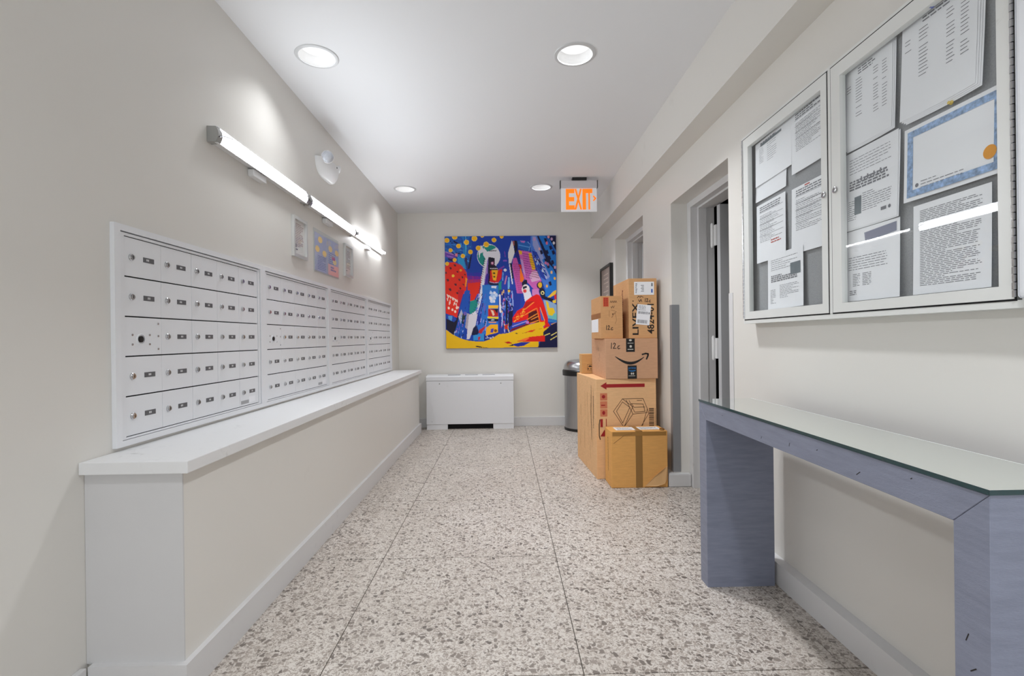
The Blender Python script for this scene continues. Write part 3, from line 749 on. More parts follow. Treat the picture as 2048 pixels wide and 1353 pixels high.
    P(2, DK, (540, 1100), (620, 1040), (660, 1060), (640, 1180), (540, 1220)); E(2, (235, 225, 225), 620, 1260, 90, 110); E(2, (220, 70, 70), 600, 1290, 40, 30); P(2, DK, (550, 1200), (640, 1180), (650, 1220), (560, 1260)); P(4, W, (560, 60), (720, 40), (760, 180), (600, 280)); E(4, (220, 60, 60), 600, 40, 40, 34)
    P(4, (210, 130, 190), (760, 0), (900, 0), (940, 150), (760, 140))
    # blue towers right
    P(2, (70, 120, 210), (750, 60), (900, 60), (1353, 1000), (1353, 1353), (1090, 1353), (960, 1000), (760, 440), (730, 240))
    P(2, (150, 160, 215), (780, 70), (860, 70), (1180, 950), (1120, 1040), (790, 260)); P(2, (30, 60, 170), (770, 380), (880, 420), (1110, 940), (1080, 1060), (960, 980), (830, 620))
    for i in range(70):
        x = r.uniform(780, 1080); y = 420 + (x - 780) * 1.7 + r.uniform(-90, 90)
        Ln(2, r.choice([NAVY, (140, 180, 235), (60, 90, 200), W, (40, 50, 150)]), r.uniform(10, 22), (x, y), (x + r.uniform(10, 40), y + r.uniform(20, 60)))
    P(2, NAVY, (890, 60), (930, 60), (1353, 960), (1353, 1080), (1240, 1000)); P(2, (24, 116, 205), (930, 60), (1080, 60), (1320, 520), (1320, 760), (1240, 740)); P(2, (24, 116, 205), (1040, 560), (1240, 780), (1320, 940), (1320, 1353), (1080, 1353), (1180, 1000), (1000, 600))
    P(2, NAVY, (1090, 60), (1320, 60), (1320, 430)); P(2, (24, 110, 200), (1100, 60), (1140, 60), (1320, 400), (1320, 460))
    for x, y in ((1080, 160), (1190, 330), (1110, 430), (1250, 440), (1160, 560), (1230, 660), (1080, 620), (1130, 750), (980, 430), (1000, 300), (1170, 1140)):
        P(2, NAVY, (x - 34, y - 44), (x + 20, y - 54), (x + 44, y + 24), (x - 6, y + 50))
    for x, y, c in ((1110, 220, (230, 110, 130)), (1150, 80, (230, 150, 160)), (1220, 130, (200, 160, 200)), (1270, 220, W), (1080, 670, (220, 120, 170)), (1130, 700, (200, 110, 160)), (1210, 880, (240, 190, 130)), (1280, 1020, (245, 180, 50)), (1290, 770, (220, 170, 190)), (1100, 1190, (240, 180, 90)), (940, 350, (230, 170, 180)), (830, 130, (200, 150, 200))): E(2, c, x, y, 26, 34)
    E(2, NAVY, 940, 1170, 70, 80); E(2, (232, 180, 40), 945, 1165, 46, 64); P(2, DK, (930, 1250), (1010, 1230), (1080, 1353), (930, 1353)); P(4, DK, (920, 40), (1050, 30), (1060, 170), (1240, 220), (1230, 290), (980, 200)); E(4, (240, 225, 150), 1000, 80, 40, 44); E(4, DK, 1000, 85, 22, 24)
    P(4, (24, 116, 205), (1060, 0), (1220, 0), (1130, 180), (1060, 150)); P(4, (236, 190, 50), (1110, 180), (1260, 40), (1320, 20), (1300, 110), (1170, 190)); P(4, (220, 40, 40), (1260, 130), (1320, 120), (1310, 230), (1270, 220)); P(4, (240, 200, 50), (1220, 260), (1310, 230), (1300, 310), (1240, 320))
    P(4, (140, 170, 205), (1010, 240), (1120, 250), (1320, 350), (1320, 700), (1120, 660), (1060, 440)); P(4, (110, 190, 190), (1130, 560), (1320, 560), (1320, 690), (1120, 650)); P(4, (238, 196, 30), (1070, 250), (1130, 300), (1150, 420), (1240, 420), (1280, 520), (1210, 600), (1130, 580), (1100, 460)); P(4, (40, 120, 190), (1110, 670), (1320, 700), (1310, 760), (1120, 740))
    # red front building
    P(4, (228, 16, 8), (560, 400), (620, 260), (740, 170), (860, 110), (930, 130), (1000, 260), (1060, 440), (1110, 640), (1120, 800), (1010, 880), (1050, 780), (930, 740), (700, 770), (310, 740), (310, 640), (420, 480)); P(4, (180, 10, 10), (620, 280), (800, 260), (600, 440), (540, 440)); P(4, (80, 8, 8), (680, 520), (860, 470), (920, 740), (700, 750), (660, 700))
    for (a, c) in (((580, 460), (800, 290)), ((600, 570), (850, 430)), ((640, 680), (870, 550)), ((740, 680), (890, 610)), ((720, 760), (900, 700))): Ln(4, (250, 150, 50), 18, a, c)
    Ln(4, (246, 120, 40), 18, (870, 430), (930, 740)); P(4, (80, 90, 180), (930, 420), (970, 520), (1030, 700), (960, 700)); Ln(4, (246, 190, 120), 12, (940, 410), (1040, 710))
    for i in range(22): x, y = r.uniform(330, 560), 0; y = 690 - (x - 330) * .8 + r.uniform(-70, 60); Ln(4, r.choice([(250, 150, 20), (252, 180, 60), (240, 90, 20)]), 20, (x, y), (x + r.uniform(20, 60), y + r.uniform(-40, 20)))
    P(4, (50, 70, 180), (310, 760), (640, 680), (660, 740), (300, 860)); Ln(4, LAV, 14, (310, 830), (620, 720)); P(4, (120, 14, 30), (220, 960), (300, 880), (640, 770), (700, 790)); E(4, (200, 120, 200), 650, 740, 34)
    # yellow foreground
    P(3, (238, 186, 8), (45, 880), (200, 1000), (380, 1090), (560, 1140), (760, 1165), (900, 1160), (1080, 1100), (1240, 1000), (1353, 990), (1353, 1353), (45, 1353)); P(4, (238, 186, 8), (0, 1010), (220, 975), (460, 880), (700, 790), (900, 740), (1040, 730), (1050, 790), (1000, 850), (1140, 850), (1020, 960), (1010, 1050), (900, 1170), (900, 1310), (0, 1310))
    P(4, NAVY, (1140, 850), (1200, 800), (1330, 750), (1330, 1320), (880, 1310), (950, 1150), (1010, 1060), (1010, 960)); P(4, (220, 24, 14), (400, 1170), (700, 1070), (1040, 1040), (1040, 1180), (700, 1180)); P(4, (246, 110, 40), (420, 1160), (620, 1090), (700, 1090), (600, 1160)); P(4, (26, 40, 150), (280, 1240), (500, 1190), (720, 1185), (560, 1270), (420, 1290)); P(4, DK, (210, 1270), (320, 1230), (320, 1270)); P(4, (220, 60, 10), (600, 970), (720, 920), (840, 905), (760, 960)); P(4, (190, 30, 20), (120, 1180), (230, 1170), (300, 1210), (200, 1220)); P(4, DK, (350, 990), (400, 975), (440, 1000)); P(4, (150, 70, 0), (480, 995), (600, 970), (640, 975)); P(4, (220, 24, 14), (1010, 860), (1130, 760), (1160, 830), (1020, 890)); P(4, (240, 170, 60), (1170, 790), (1310, 745), (1200, 800))
    for a, c in (((1040, 1040), (1150, 1000)), ((1190, 1040), (1310, 975)), ((1170, 1140), (1320, 1055))): Ln(4, (240, 220, 120), 18, a, c)
    Ln(3, DK, 26, (730, 1270), (840, 1290)); Ln(3, (60, 30, 10), 10, (840, 1290), (1000, 1310)); Ln(4, (190, 140, 0), 8, (900, 900), (990, 880))
    # yellow dots over all
    for x, y, s in ((92, 140, 56), (268, 62, 62), (352, 270, 52), (172, 365, 46), (262, 582, 44), (90, 665, 44), (533, 187, 58), (712, 105, 64), (890, 40, 44), (620, 405, 52), (448, 495, 48), (800, 320, 56), (978, 240, 62), (1156, 140, 52), (1330, 62, 46)):
        E(1, (250, 212, 90), x, y, s); E(1, (246, 182, 20), x, y, s * .78)
    return np.clip(img, 0, 255), N
img, N = painting()
x0, x1, z0, z1 = -.750, .692, 1.019, 2.471
yf = YB - .036
t = thing('canvas_painting', 'square canvas painting of a colourful cartoon-like city street', 'painting', (-.03, YB, z0))
make('stretched_canvas', B().box(x0, x1, yf + .0006, YB - .001, z0, z1, .003), mat('canvas_edge', (52, 62, 128), .7), t)
gx = np.linspace(x0 + .002, x1 - .002, N); gz = np.linspace(z1 - .002, z0 + .002, N)
vx, vz = np.meshgrid(gx, gz)
verts = np.stack([vx.ravel() + .03, np.full(N * N, yf - YB), vz.ravel() - z0], 1)
idx = np.arange(N * N).reshape(N, N)
faces = np.stack([idx[:-1, :-1].ravel(), idx[1:, :-1].ravel(), idx[1:, 1:].ravel(), idx[:-1, 1:].ravel()], 1)
me = bpy.data.meshes.new('painted_face'); me.from_pydata(verts.tolist(), [], faces.tolist())
at = me.color_attributes.new('paint', 'FLOAT_COLOR', 'POINT')
c = img.reshape(-1, 3) / 255.0; c = np.where(c <= .04045, c / 12.92, ((c + .055) / 1.055) ** 2.4)
at.data.foreach_set('color', np.concatenate([c, np.ones((N * N, 1))], 1).astype('f').ravel())
pm = mat('acrylic_paint', (128, 128, 128), .5, spec=.3)
an = pm.node_tree.nodes.new('ShaderNodeAttribute'); an.attribute_name = 'paint'
pm.node_tree.links.new(an.outputs['Color'], pm.node_tree.nodes['Principled BSDF'].inputs['Base Color'])
me.materials.append(pm)
o = bpy.data.objects.new('painted_face', me); COL.objects.link(o); o.parent = t

# ================================================================== RADIATOR COVER
t = thing('radiator_cover', 'white enamelled metal radiator cover under the painting', 'radiator cover', (-.43, 6.24, 0))
RAD = scuffed('radiator_enamel', (226, 227, 230), (150, 150, 152), .35, .5, 6, .64, .5)
yb = YB - .0225
make('front_panel', B().box(-.987, .115, 6.146, 6.16, .066, .612, .003), RAD, t)
make('cabinet', B().box(-.985, .113, 6.16, yb, .066, .672, .003), RAD, t)
make('top_cover', B().prism([(-.989, 6.144, .617), (-.989, 6.144, .664), (-.989, 6.155, .674), (-.989, yb, .686), (-.989, yb, .675), (-.989, 6.158, .66), (-.989, 6.158, .617)], (1.106, 0, 0)), RAD, t)
for xa in (-.72, -.50, -.28):
    make('grille_slot', B().box(xa, xa + .16, 6.215, 6.235, .678, .684), GUARD, t)
make('foot', B().box(-.985, -.722, 6.15, 6.163, 0, .0655), RAD, t)
make('foot', B().box(-.146, .113, 6.15, 6.163, 0, .0655), RAD, t)
make('kick_recess', B().box(-.72, -.148, 6.20, 6.21, 0, .066), GAP, t)
for xs_ in (-.82, -.045): make('screw', B().lathe((xs_, 6.146, .578), [(.0075, 0), (.006, .003), (0, .004)], 14, axis=(0, -1, 0)), GUARD, t)

# ================================================================== TRASH CAN
cx, cy, R = .962, 6.045, .213
t = thing('trash_can', 'round brushed steel trash can with black rim and domed lid', 'trash can', (cx, cy, 0))
make('base_ring', B().lathe((cx, cy, 0), [(0, 0), (R + .004, 0), (R + .006, .01), (R + .006, .03), (R, .034)], 56), BLACK, t, smooth=True)
make('body', B().lathe((cx, cy, 0), [(R, .03), (R, .70)], 64), STEEL, t, smooth=True)
make('rim', B().lathe((cx, cy, 0), [(R - .004, .672), (R + .02, .676), (R + .022, .735), (R + .012, .748), (R - .01, .748)], 56), BLACK, t, smooth=True)
make('dome_lid', B().lathe((cx, cy, 0), [(R + .006, .742), (R + .006, .775), (R - .004, .81), (R - .03, .843), (R - .07, .862), (.08, .872), (0, .874)], 56), STEEL, t, smooth=True)

# ================================================================== EXIT SIGN
ye = 4.977
t = thing('exit_sign', 'clear edge-lit exit sign with orange letters hanging from the ceiling', 'exit sign', (.787, ye, ZC))
make('canopy', B().box(.718, .866, ye - .03, ye + .03, 2.752, ZC - .0002, .003), BLACK, t)
make('housing', B().box(.600, .974, ye - .024, ye + .024, 2.678, 2.7525, .006), mat('sign_aluminium', (206, 204, 208), .4, .2), t)
for xa in (.594, .974): make('end_cap', B().box(xa, xa + .006, ye - .026, ye + .026, 2.676, 2.755, .002), BLACK, t)
make('acrylic_panel', B().box(.604, .972, ye - .004, ye + .004, 2.436, 2.678, .001), mat('frosted_acrylic', (222, 222, 226), .2, emit=((255, 255, 255), .12)), t)
mp = lambda s, z: (s, ye - .0046, z)
ORANGE = mat('exit_orange', (240, 120, 10), .4, emit=((255, 120, 6), .62))
for ch, (xa, w) in zip('EXIT', ((.653, .090), (.740, .080), (.824, .036), (.860, .066))):
    make_polys = fit_text(ch, xa, 2.458, w, .213, bold=.035)
    print_on('letter', make_polys, mp, ORANGE, t)
print_on('arrow', stroke([(.938, 2.595), (.958, 2.572), (.938, 2.55)], .014), mp, ORANGE, t)

# ================================================================== DARK FRAMED NOTICE ON THE RIGHT WALL
t = thing('framed_certificate', 'black framed notice on the right wall above the boxes', 'framed notice', (XW, 5.96, 1.2))
ya, yb, za, zb, w = 5.667, 6.25, 1.25, 2.018, .03
make('frame', ring(ya, yb, za, zb, ya + w, yb - w, za + w, zb - w, XW - .040, XW - .0005), BLACK, t)
make('backing_sheet', B().box(XW - .028, XW - .001, ya + w, yb - w, za + w, zb - w), mat('taupe_sheet', (150, 134, 126), .5), t)
rng = random.Random(9)
mpR = lambda e: (lambda y, z: (XW - e, y, z))
print_on('printed_text', writing(ya + .15, yb - .15, zb - .10, za + .1, 12, .012, rng), mpR(.0285), mat('ink_cream', (206, 190, 178), .6), t, 'stuff')

# ================================================================== CARTONS
def carton(name, label, x0, y0, w, d, h, z, rgb, rz=0.0, bevel=.004):
    """x0,y0: front-left bottom corner; returns root and face mappers in world coordinates before rotation."""
    root = thing(name, label, 'cardboard box', (x0, y0, z), 'stacked cardboard boxes')
    ORG[root.name] = Vector((0, 0, 0)); root.rotation_euler = (0, 0, rz)
    m = mat('cardboard_%d_%d_%d' % rgb, rgb, .75, spec=.2, noise=(14, .06, (1, 1, 6)), bump=(180, .12))
    make('carton', B().box(0, w, 0, d, 0, h, bevel), m, root)
    e = .0007
    fr = lambda s, t_: (s, -e, t_)
    fr2 = lambda s, t_: (s, -e * 2, t_)
    fr3 = lambda s, t_: (s, -e * 3, t_)
    lf = lambda s, t_: (-e, d - s, t_)
    lf2 = lambda s, t_: (-2 * e, d - s, t_)
    tp = lambda s, t_: (s, t_, h + e)
    tp2 = lambda s, t_: (s, t_, h + 2 * e)
    return root, dict(f=fr, f2=fr2, f3=fr3, l=lf, l2=lf2, t=tp, t2=tp2)
MARK = mat('marker_ink', (34, 26, 24), .7)
PRT = mat('carton_print', (84, 54, 34), .8)
REDP = mat('red_print', (158, 22, 26), .7)
TAPE = mat('brown_tape', (150, 108, 52), .3, spec=.6)
SEAM = mat('carton_seam', (112, 80, 50), .9)
def hand_12c(x, y, s, w):
    one = [(x, y), (x + .05 * s, y + s)]
    two = [(x + .35 * s, y + .75 * s), (x + .5 * s, y + .98 * s), (x + .72 * s, y + .85 * s), (x + .6 * s, y + .5 * s), (x + .33 * s, y + .05 * s), (x + .85 * s, y + .08 * s)]
    cc = [(x + 1.45 * s, y + .5 * s), (x + 1.2 * s, y + .45 * s), (x + 1.08 * s, y + .15 * s), (x + 1.25 * s, y - .05 * s), (x + 1.5 * s, y + .08 * s)]
    return stroke(one, w) + stroke(two, w) + stroke(cc, w)

# big box
r_, q = carton('shipping_box', 'largest cardboard box on the floor with red arrow and cabinet drawing', .738, 3.902, .495, .77, .806, 0, (230, 184, 136), .050)
w, h = .495, .806
print_on('red_arrow', [[(.035, .752), (.085, .782), (.085, .766), (.40, .766), (.40, .738), (.085, .738), (.085, .722)]], q['f'], REDP, r_)
icons = []
for zz in (.635, .57, .505): icons.append(rect(.032, zz, .09, zz + .058))
print_on('icon_panels', icons, q['f'], mat('icon_orange', (206, 120, 84), .7), r_)
print_on('icon_marks', [disc2(.06, .665, .014), rect(.04, .592, .072, .60), disc2(.06, .535, .012, .016), rect(.032, .42, .052, .485), [(.03, .345), (.092, .345), (.066, .40)]] + stroke([(.08, .42), (.08, .485)], .006), q['f2'], REDP, r_)
cab = []
for pl in ([(.14, .545), (.215, .645), (.30, .58), (.225, .415), (.14, .545)], [(.165, .545), (.215, .62), (.275, .575), (.215, .45), (.165, .545)], [(.215, .645), (.385, .645), (.42, .56), (.375, .415), (.225, .415)], [(.245, .635), (.30, .52), (.42, .53)], [(.27, .63), (.315, .535), (.40, .54), (.385, .60), (.285, .605)], [(.29, .605), (.31, .575), (.40, .575)], [(.42, .56), (.43, .52), (.365, .415)], [(.225, .415), (.30, .52)], [(.335, .63), (.375, .63)]):
    cab += stroke(pl, .004)
print_on('cabinet_drawing', cab, q['f'], PRT, r_)
bars = []; yb0 = .40; rg = random.Random(4)
while yb0 < .565:
    hh = rg.uniform(.002, .008); bars.append(rect(.433, yb0, .475, yb0 + hh)); yb0 += hh + rg.uniform(.003, .007)
print_on('barcode', bars + writing(.482, .488, .56, .41, 18, .004, rg, words=False), q['f'], mat('print_dark', (60, 38, 24), .8), r_, 'stuff')
sq = []
for c_ in range(22): sq.append(rect(.45 + rg.uniform(0, .006), .0 + 0, .45, 0)) if False else None
print_on('handle_slot', stroke([(.028, .20), (.022, .16), (.022, .07), (.03, .04)], .007), lambda s, t_: (s, -.0007, t_ + .28), mat('slot_dark', (60, 40, 26), .9), r_)
side = []
for i in range(34): zz = .74 - i * .0135; side.append(rect(.585 + rg.uniform(0, .006), zz - .009, .60, zz)); 
for i in range(20): zz = .66 - i * .0135; side.append(rect(.66, zz - .010, .682 - rg.uniform(0, .008), zz))
print_on('side_lettering', side, q['l'], PRT, r_, 'stuff')
stn = []
for i in range(26):
    s_, zz, l_ = rg.uniform(.03, .7), rg.uniform(.08, .6), rg.uniform(.05, .2); stn += stroke([(s_, zz), (s_ + rg.uniform(-.01, .01), zz + l_)], rg.uniform(.002, .005))
print_on('scuffs', stn, q['l'], mat('scuff_brown', (158, 116, 74), .9), r_, 'stuff')
# front box
r_, q = carton('parcel_box', 'short tan cardboard box in front with vertical tape and torn corner', .803, 3.664, .431, .215, .43, 0, (226, 168, 98), .01, .006)
make('tape', B().box(.186, .238, -.0012, -.0002, .0, .428), TAPE, r_)
make('tape', B().box(.186, .238, .0, .215, .4302, .4312), TAPE, r_)
make('top_flap_tape', B().box(.01, .42, -.0014, -.0002, .395, .425), mat('flap_tape', (164, 118, 58), .3), r_)
make('address_label', B().box(.05, .20, .045, .16, .4304, .4316), PAPER, r_)
make('address_label', B().box(.235, .40, .055, .165, .4304, .4316), PAPER, r_)
print_on('label_text', writing(.065, .185, .145, .06, 6, .006, random.Random(2)) + writing(.25, .39, .15, .07, 6, .006, random.Random(3)), lambda s, t_: (s, t_, .4320), INK, r_, 'stuff')
tb = B().prism([(.255, -.004, .012), (.345, -.012, .012), (.405, -.010, .03), (.424, -.004, .07), (.426, -.002, .16), (.38, -.010, .13), (.325, -.010, .085)], (0, .003, 0))
make('torn_flap', tb, mat('torn_card', (222, 176, 122), .8), r_)
print_on('crease_lines', stroke([(.02, .34), (.10, .40), (.16, .41)], .003) + stroke([(.30, .02), (.37, .07), (.42, .15)], .004), q['f2'], mat('crease', (132, 92, 50), .8), r_)
print_on('side_lettering', [rect(.10 + (i % 2) * .004, .36 - i * .012, .115, .367 - i * .012) for i in range(22)], q['l'], PRT, r_, 'stuff')
make('tape_curl', B().lathe((.395, .02, .432), [(.018, 0), (.02, .006), (.018, .012)], 20), TAPE, r_)
# smile box
r_, q = carton('smile_box', 'cardboard box printed with a curved smile arrow, on the largest box', .818, 3.905, .424, .61, .326, .8068, (204, 158, 124))
sm = []
n = 24; up, lo = [], []
for i in range(n + 1):
    u = i / n; x = .078 + u * .235; yb_ = .187 - .062 * math.sin(math.pi * (u * .86 + .02)); th = .0035 + .013 * math.sin(math.pi * u) ** .8
    up.append((x, yb_ + .012 * u + th * .4)); lo.append((x, yb_ + .012 * u - th))
for i in range(n): sm.append([lo[i], lo[i + 1], up[i + 1], up[i]])
sm += stroke([(.298, .196), (.325, .203), (.346, .200), (.344, .185), (.332, .158)], .012)
print_on('smile_arrow', sm, q['f'], INKD, r_)
print_on('handwriting', hand_12c(.048, .245, .047, .0055), q['f'], MARK, r_)
make('black_tape', B().box(.168, .238, -.0012, -.0002, .218, .3255), INKD, r_)
make('black_tape', B().box(.178, .252, -.0012, -.0002, .0, .108), INKD, r_)
f4 = lambda s, t_: (s, -.0018, t_)
for mk in [disc2(.205, .262, .010), disc2(.203, .312, .012, .008), rect(.180, .286, .228, .290), rect(.180, .235, .226, .241), disc2(.209, .042, .006, .009), disc2(.224, .042, .006, .009), rect(.185, .022, .238, .026)]: print_on('tape_mark', [mk], f4, mat('tape_white', (205, 200, 190), .6), r_)
print_on('tape_word', fit_text('prime', .186, .076, .058, .020), f4, mat('tape_blue', (40, 130, 205), .5), r_)
print_on('tape_word', [[(.187 + i * .0055, .070 - .004 * math.sin(math.pi * i / 10)) for i in range(11)] + [(.187 + i * .0055, .0655 - .006 * math.sin(math.pi * i / 10)) for i in range(10, -1, -1)]], f4, mat('tape_blue', (40, 130, 205), .5), r_)
print_on('side_scuffs', stroke([(.30, .25), (.34, .22)], .004) + stroke([(.36, .2), (.38, .16)], .004) + stroke([(.33, .16), (.36, .13)], .004), q['l'], MARK, r_)
# tall box
r_, q = carton('tall_box', 'upright tall cardboard box with large black vertical lettering, top right', 1.024, 3.952, .231, .555, .49, 1.1332, (212, 164, 116))
BLK = mat('carton_black', (34, 26, 22), .8)
print_on('lettering', fit_text('LIVEX', .028, .028, .050, .262, 90, .018), q['f'], BLK, r_)
print_on('lettering', fit_text('4824-01', .150, .035, .056, .245, 90, .018), q['f'], BLK, r_)
print_on('handwriting', hand_12c(.135, .296, .030, .005), q['f'], MARK, r_)
print_on('handwriting', stroke([(.07, .33), (.08, .345), (.095, .335), (.10, .345), (.12, .335)], .004) + stroke([(.08, .315), (.09, .30), (.10, .318), (.107, .30)], .005) + [disc2(.035, .305, .005)], q['f'], MARK, r_)
make('packing_label', B().box(.045, .208, -.0016, -.0003, .355, .462), PAPER, r_)
print_on('label_text', [rect(.185, .425, .198, .452), *[rect(.056, .37 + i * .014, .064 + (i % 3) * .003, .378 + i * .014) for i in range(6)], *[rect(.10 + (i % 2) * .006, .382 + i * .012, .125, .387 + i * .012) for i in range(5)]], q['f3'], INK, r_, 'stuff')
print_on('label_mark', [rect(.184, .372, .197, .402)], q['f3'], mat('label_blue', (70, 100, 180), .6), r_)
ca, sa = math.cos(-.10), math.sin(-.10)
rot2 = lambda s, t_: (.118 + (s - .055) * ca - (t_ - .085) * sa, .195 + (s - .055) * sa + (t_ - .085) * ca)
fl = lambda e: (lambda s, t_: (rot2(s, t_)[0], -e, rot2(s, t_)[1]))
b = B().prism([fl(.0022)(*p_) for p_ in rect(0, 0, .112, .165)], (0, .0012, 0))
make('shipping_label', b, PAPER, r_)
bars = []; x_ = .012
while x_ < .09: w_ = rg.uniform(.001, .004); bars += [rect(x_, .012, x_ + w_, .04), rect(x_, .088, x_ + w_, .108)]; x_ += w_ + rg.uniform(.001, .003)
print_on('label_text', bars + writing(.01, .07, .155, .122, 4, .004, rg) + [rect(.097, .09, .106, .105)], fl(.0026), INK, r_, 'stuff')
print_on('side_lettering', [rect(.33 + rg.uniform(0, .01), .40 - i * .016, .352 + rg.uniform(0, .02), .411 - i * .016) for i in range(24)], q['l'], mat('side_print', (110, 44, 28), .8), r_, 'stuff')
print_on('flap_seam', stroke([(.14, .0), (.14, .49)], .002), q['l'], SEAM, r_)
# small box
r_, q = carton('small_box', 'small upright cardboard box with orange sticker and handwritten mark', .792, 3.952, .181, .42, .349, 1.1332, (206, 156, 108), .0, .004)
print_on('orange_sticker', [rect(.022, .262, .066, .338)], q['f'], mat('sticker_orange', (206, 86, 44), .6), r_)
print_on('sticker_marks', [rect(.028 + i % 2 * .018, .268 + (i // 2) * .017, .042 + i % 2 * .018, .281 + (i // 2) * .017) for i in range(8)], q['f2'], mat('sticker_red', (170, 46, 24), .6), r_, 'stuff')
print_on('handwriting', hand_12c(.046, .072, .036, .005), q['f'], MARK, r_)
wv = []
for i in range(9): x_ = .078 + i * .007; wv.append((x_, .292 + (.018 if i % 2 else 0)))
print_on('handwriting', stroke(wv, .003) + stroke([(.085, .265), (.09, .248), (.10, .268), (.105, .25), (.115, .268)], .003), q['f'], mat('pen_grey', (92, 66, 48), .8), r_)
print_on('handwriting', stroke([(.07, .23), (.07, .19), (.072, .18)], .002) + stroke([(.085, .235), (.13, .22), (.10, .20), (.09, .17), (.12, .21), (.13, .15), (.118, .12)], .002) + [disc2(.10, .20, .006)], q['f'], mat('pen_brown', (122, 86, 56), .8), r_)
make('tape', B().box(-.0012, -.0002, .0, .42, .17, .212), TAPE, r_)
make('white_label', B().box(-.0016, -.0003, .10, .40, .055, .165), PAPER, r_)
print_on('label_text', [rect(.06 + i * .028, .07, .066 + i * .028, .15) for i in range(9)], q['l2'], INK, r_, 'stuff')
# mini box
r_, q = carton('mini_box', 'smallest cardboard box tucked behind the smile box, near the trash can', .724, 4.53, .13, .13, .182, .8068, (212, 164, 108), .0, .003)
print_on('print_mark', [[(.062, .062), (.098, .062), (.090, .074), (.070, .074)], rect(.058, .038, .066, .052), rect(.084, .038, .09, .05)] + stroke([(.054, .03), (.106, .03), (.106, .085), (.054, .085), (.054, .03)], .002), q['f'], BLK, r_)

# ================================================================== CONSOLE TABLE
WOOD = mat('blue_grey_wood', (130, 135, 153), .45, spec=.45, noise=(3.5, .10, (3, 3, 22)), bump=(40, .25))
t = thing('console_table', 'blue-grey waterfall console table with mirrored glass top by the right wall', 'table', (1.07, 1.59, 0))
X0, X1, Y0, Y1 = .917, 1.166, .905, 2.276
def slab(name, pts):
    b = B().prism([(X0, y, z) for y, z in pts], (X1 - X0, 0, 0))
    bmesh.ops.bevel(b.bm, geom=[e for e in b.bm.edges if all(v.co.x < X0 + .01 for v in e.verts)], offset=.0012, segments=1, affect='EDGES')
    return make(name, b, WOOD, t)
for yo, yi in ((Y1, Y1 - .076), (Y0, Y0 + .076)):
    slab('leg', [(yo, 0), (yo, .84), (yi, .764), (yi, 0)])
    make('back_stile', B().box(X1, 1.226, min(yo, yi), max(yo, yi), 0, .76), WOOD, t)
make('light_stop_rail', B().box(X1 + .0005, 1.226, Y0 + .077, Y1 - .077, .69, .76), WOOD, t)  # added out of sight to block light falling through the gap behind the top
slab('top_slab', [(Y0 + .001, .840), (Y1 - .001, .840), (Y1 - .077, .764), (Y0 + .077, .764)])
MIRROR = mat('mirror_top', (238, 244, 241), .015, 1.0)
EDGE = mat('glass_edge', (22, 58, 62), .08, spec=.8)
b = B().box(X0 - .002, 1.164, Y0 - .002, Y1 + .002, .8404, .8505)
for f in b.bm.faces:
    b.bm.normal_update()
    f.material_index = 1
b.bm.normal_update()
for f in b.bm.faces:
    if f.normal.z > .9: f.material_index = 0
make('glass_top', b, [MIRROR, EDGE], t, recalc=False)
make('polished_edge', B().box(1.1642, 1.1675, Y0 - .002, Y1 + .002, .8404, .8507), mat('edge_white', (232, 236, 234), .2), t)
nk = []
rg = random.Random(12)
for (y, z, a, l) in ((1.24, .792, .5, .022), (2.03, .812, .2, .006), (1.55, .80, 1.2, .012), (1.72, .786, .9, .01), (1.08, .822, .4, .006), (.95, .55, 1.1, .018), (.935, .49, .6, .02), (1.41, .81, .3, .008)):
    nk += stroke([(y, z), (y + l * math.cos(a) * .7, z - l * math.sin(a))], .0022)
print_on('chips', nk, lambda y, z: (X0 - .0004, y, z), BLK, t, 'stuff')

# ================================================================== NOTICE CASE
XF, XG, XP = 1.227, 1.234, 1.2585
CASEM = scuffed('case_enamel', (222, 223, 220), (150, 148, 144), .35, .5, 5, .66, .5)
t = thing('notice_case', 'white glass-fronted notice case on the right wall above the table', 'notice case', (XW, 1.7, 1.2))
CY0, CY1, CZ0, CZ1 = .93, 2.466, 1.207, 2.152
make('cabinet_frame', ring(CY0, CY1, CZ0, CZ1, CY0 + .2, CY1 - .016, CZ0 + .019, CZ1 - .014, XF + .002, XW - .0005), CASEM, t)
make('back_board', B().box(1.266, XW - .001, CY0 + .2, CY1 - .016, CZ0 + .019, CZ1 - .014), mat('grey_felt', (158, 159, 161), .9, noise=(240, .12), spec=.1), t)
make('centre_post', B().box(XF + .001, 1.266, 1.7885, 1.8095, CZ0 + .019, CZ1 - .014, .001), CASEM, t)
pb = B().box(1.214, XF + .0015, .70, 1.128, 1.2285, 2.30, .012, seg=3)
make('side_panel', pb, mat('panel_white', (226, 228, 232), .4), t)
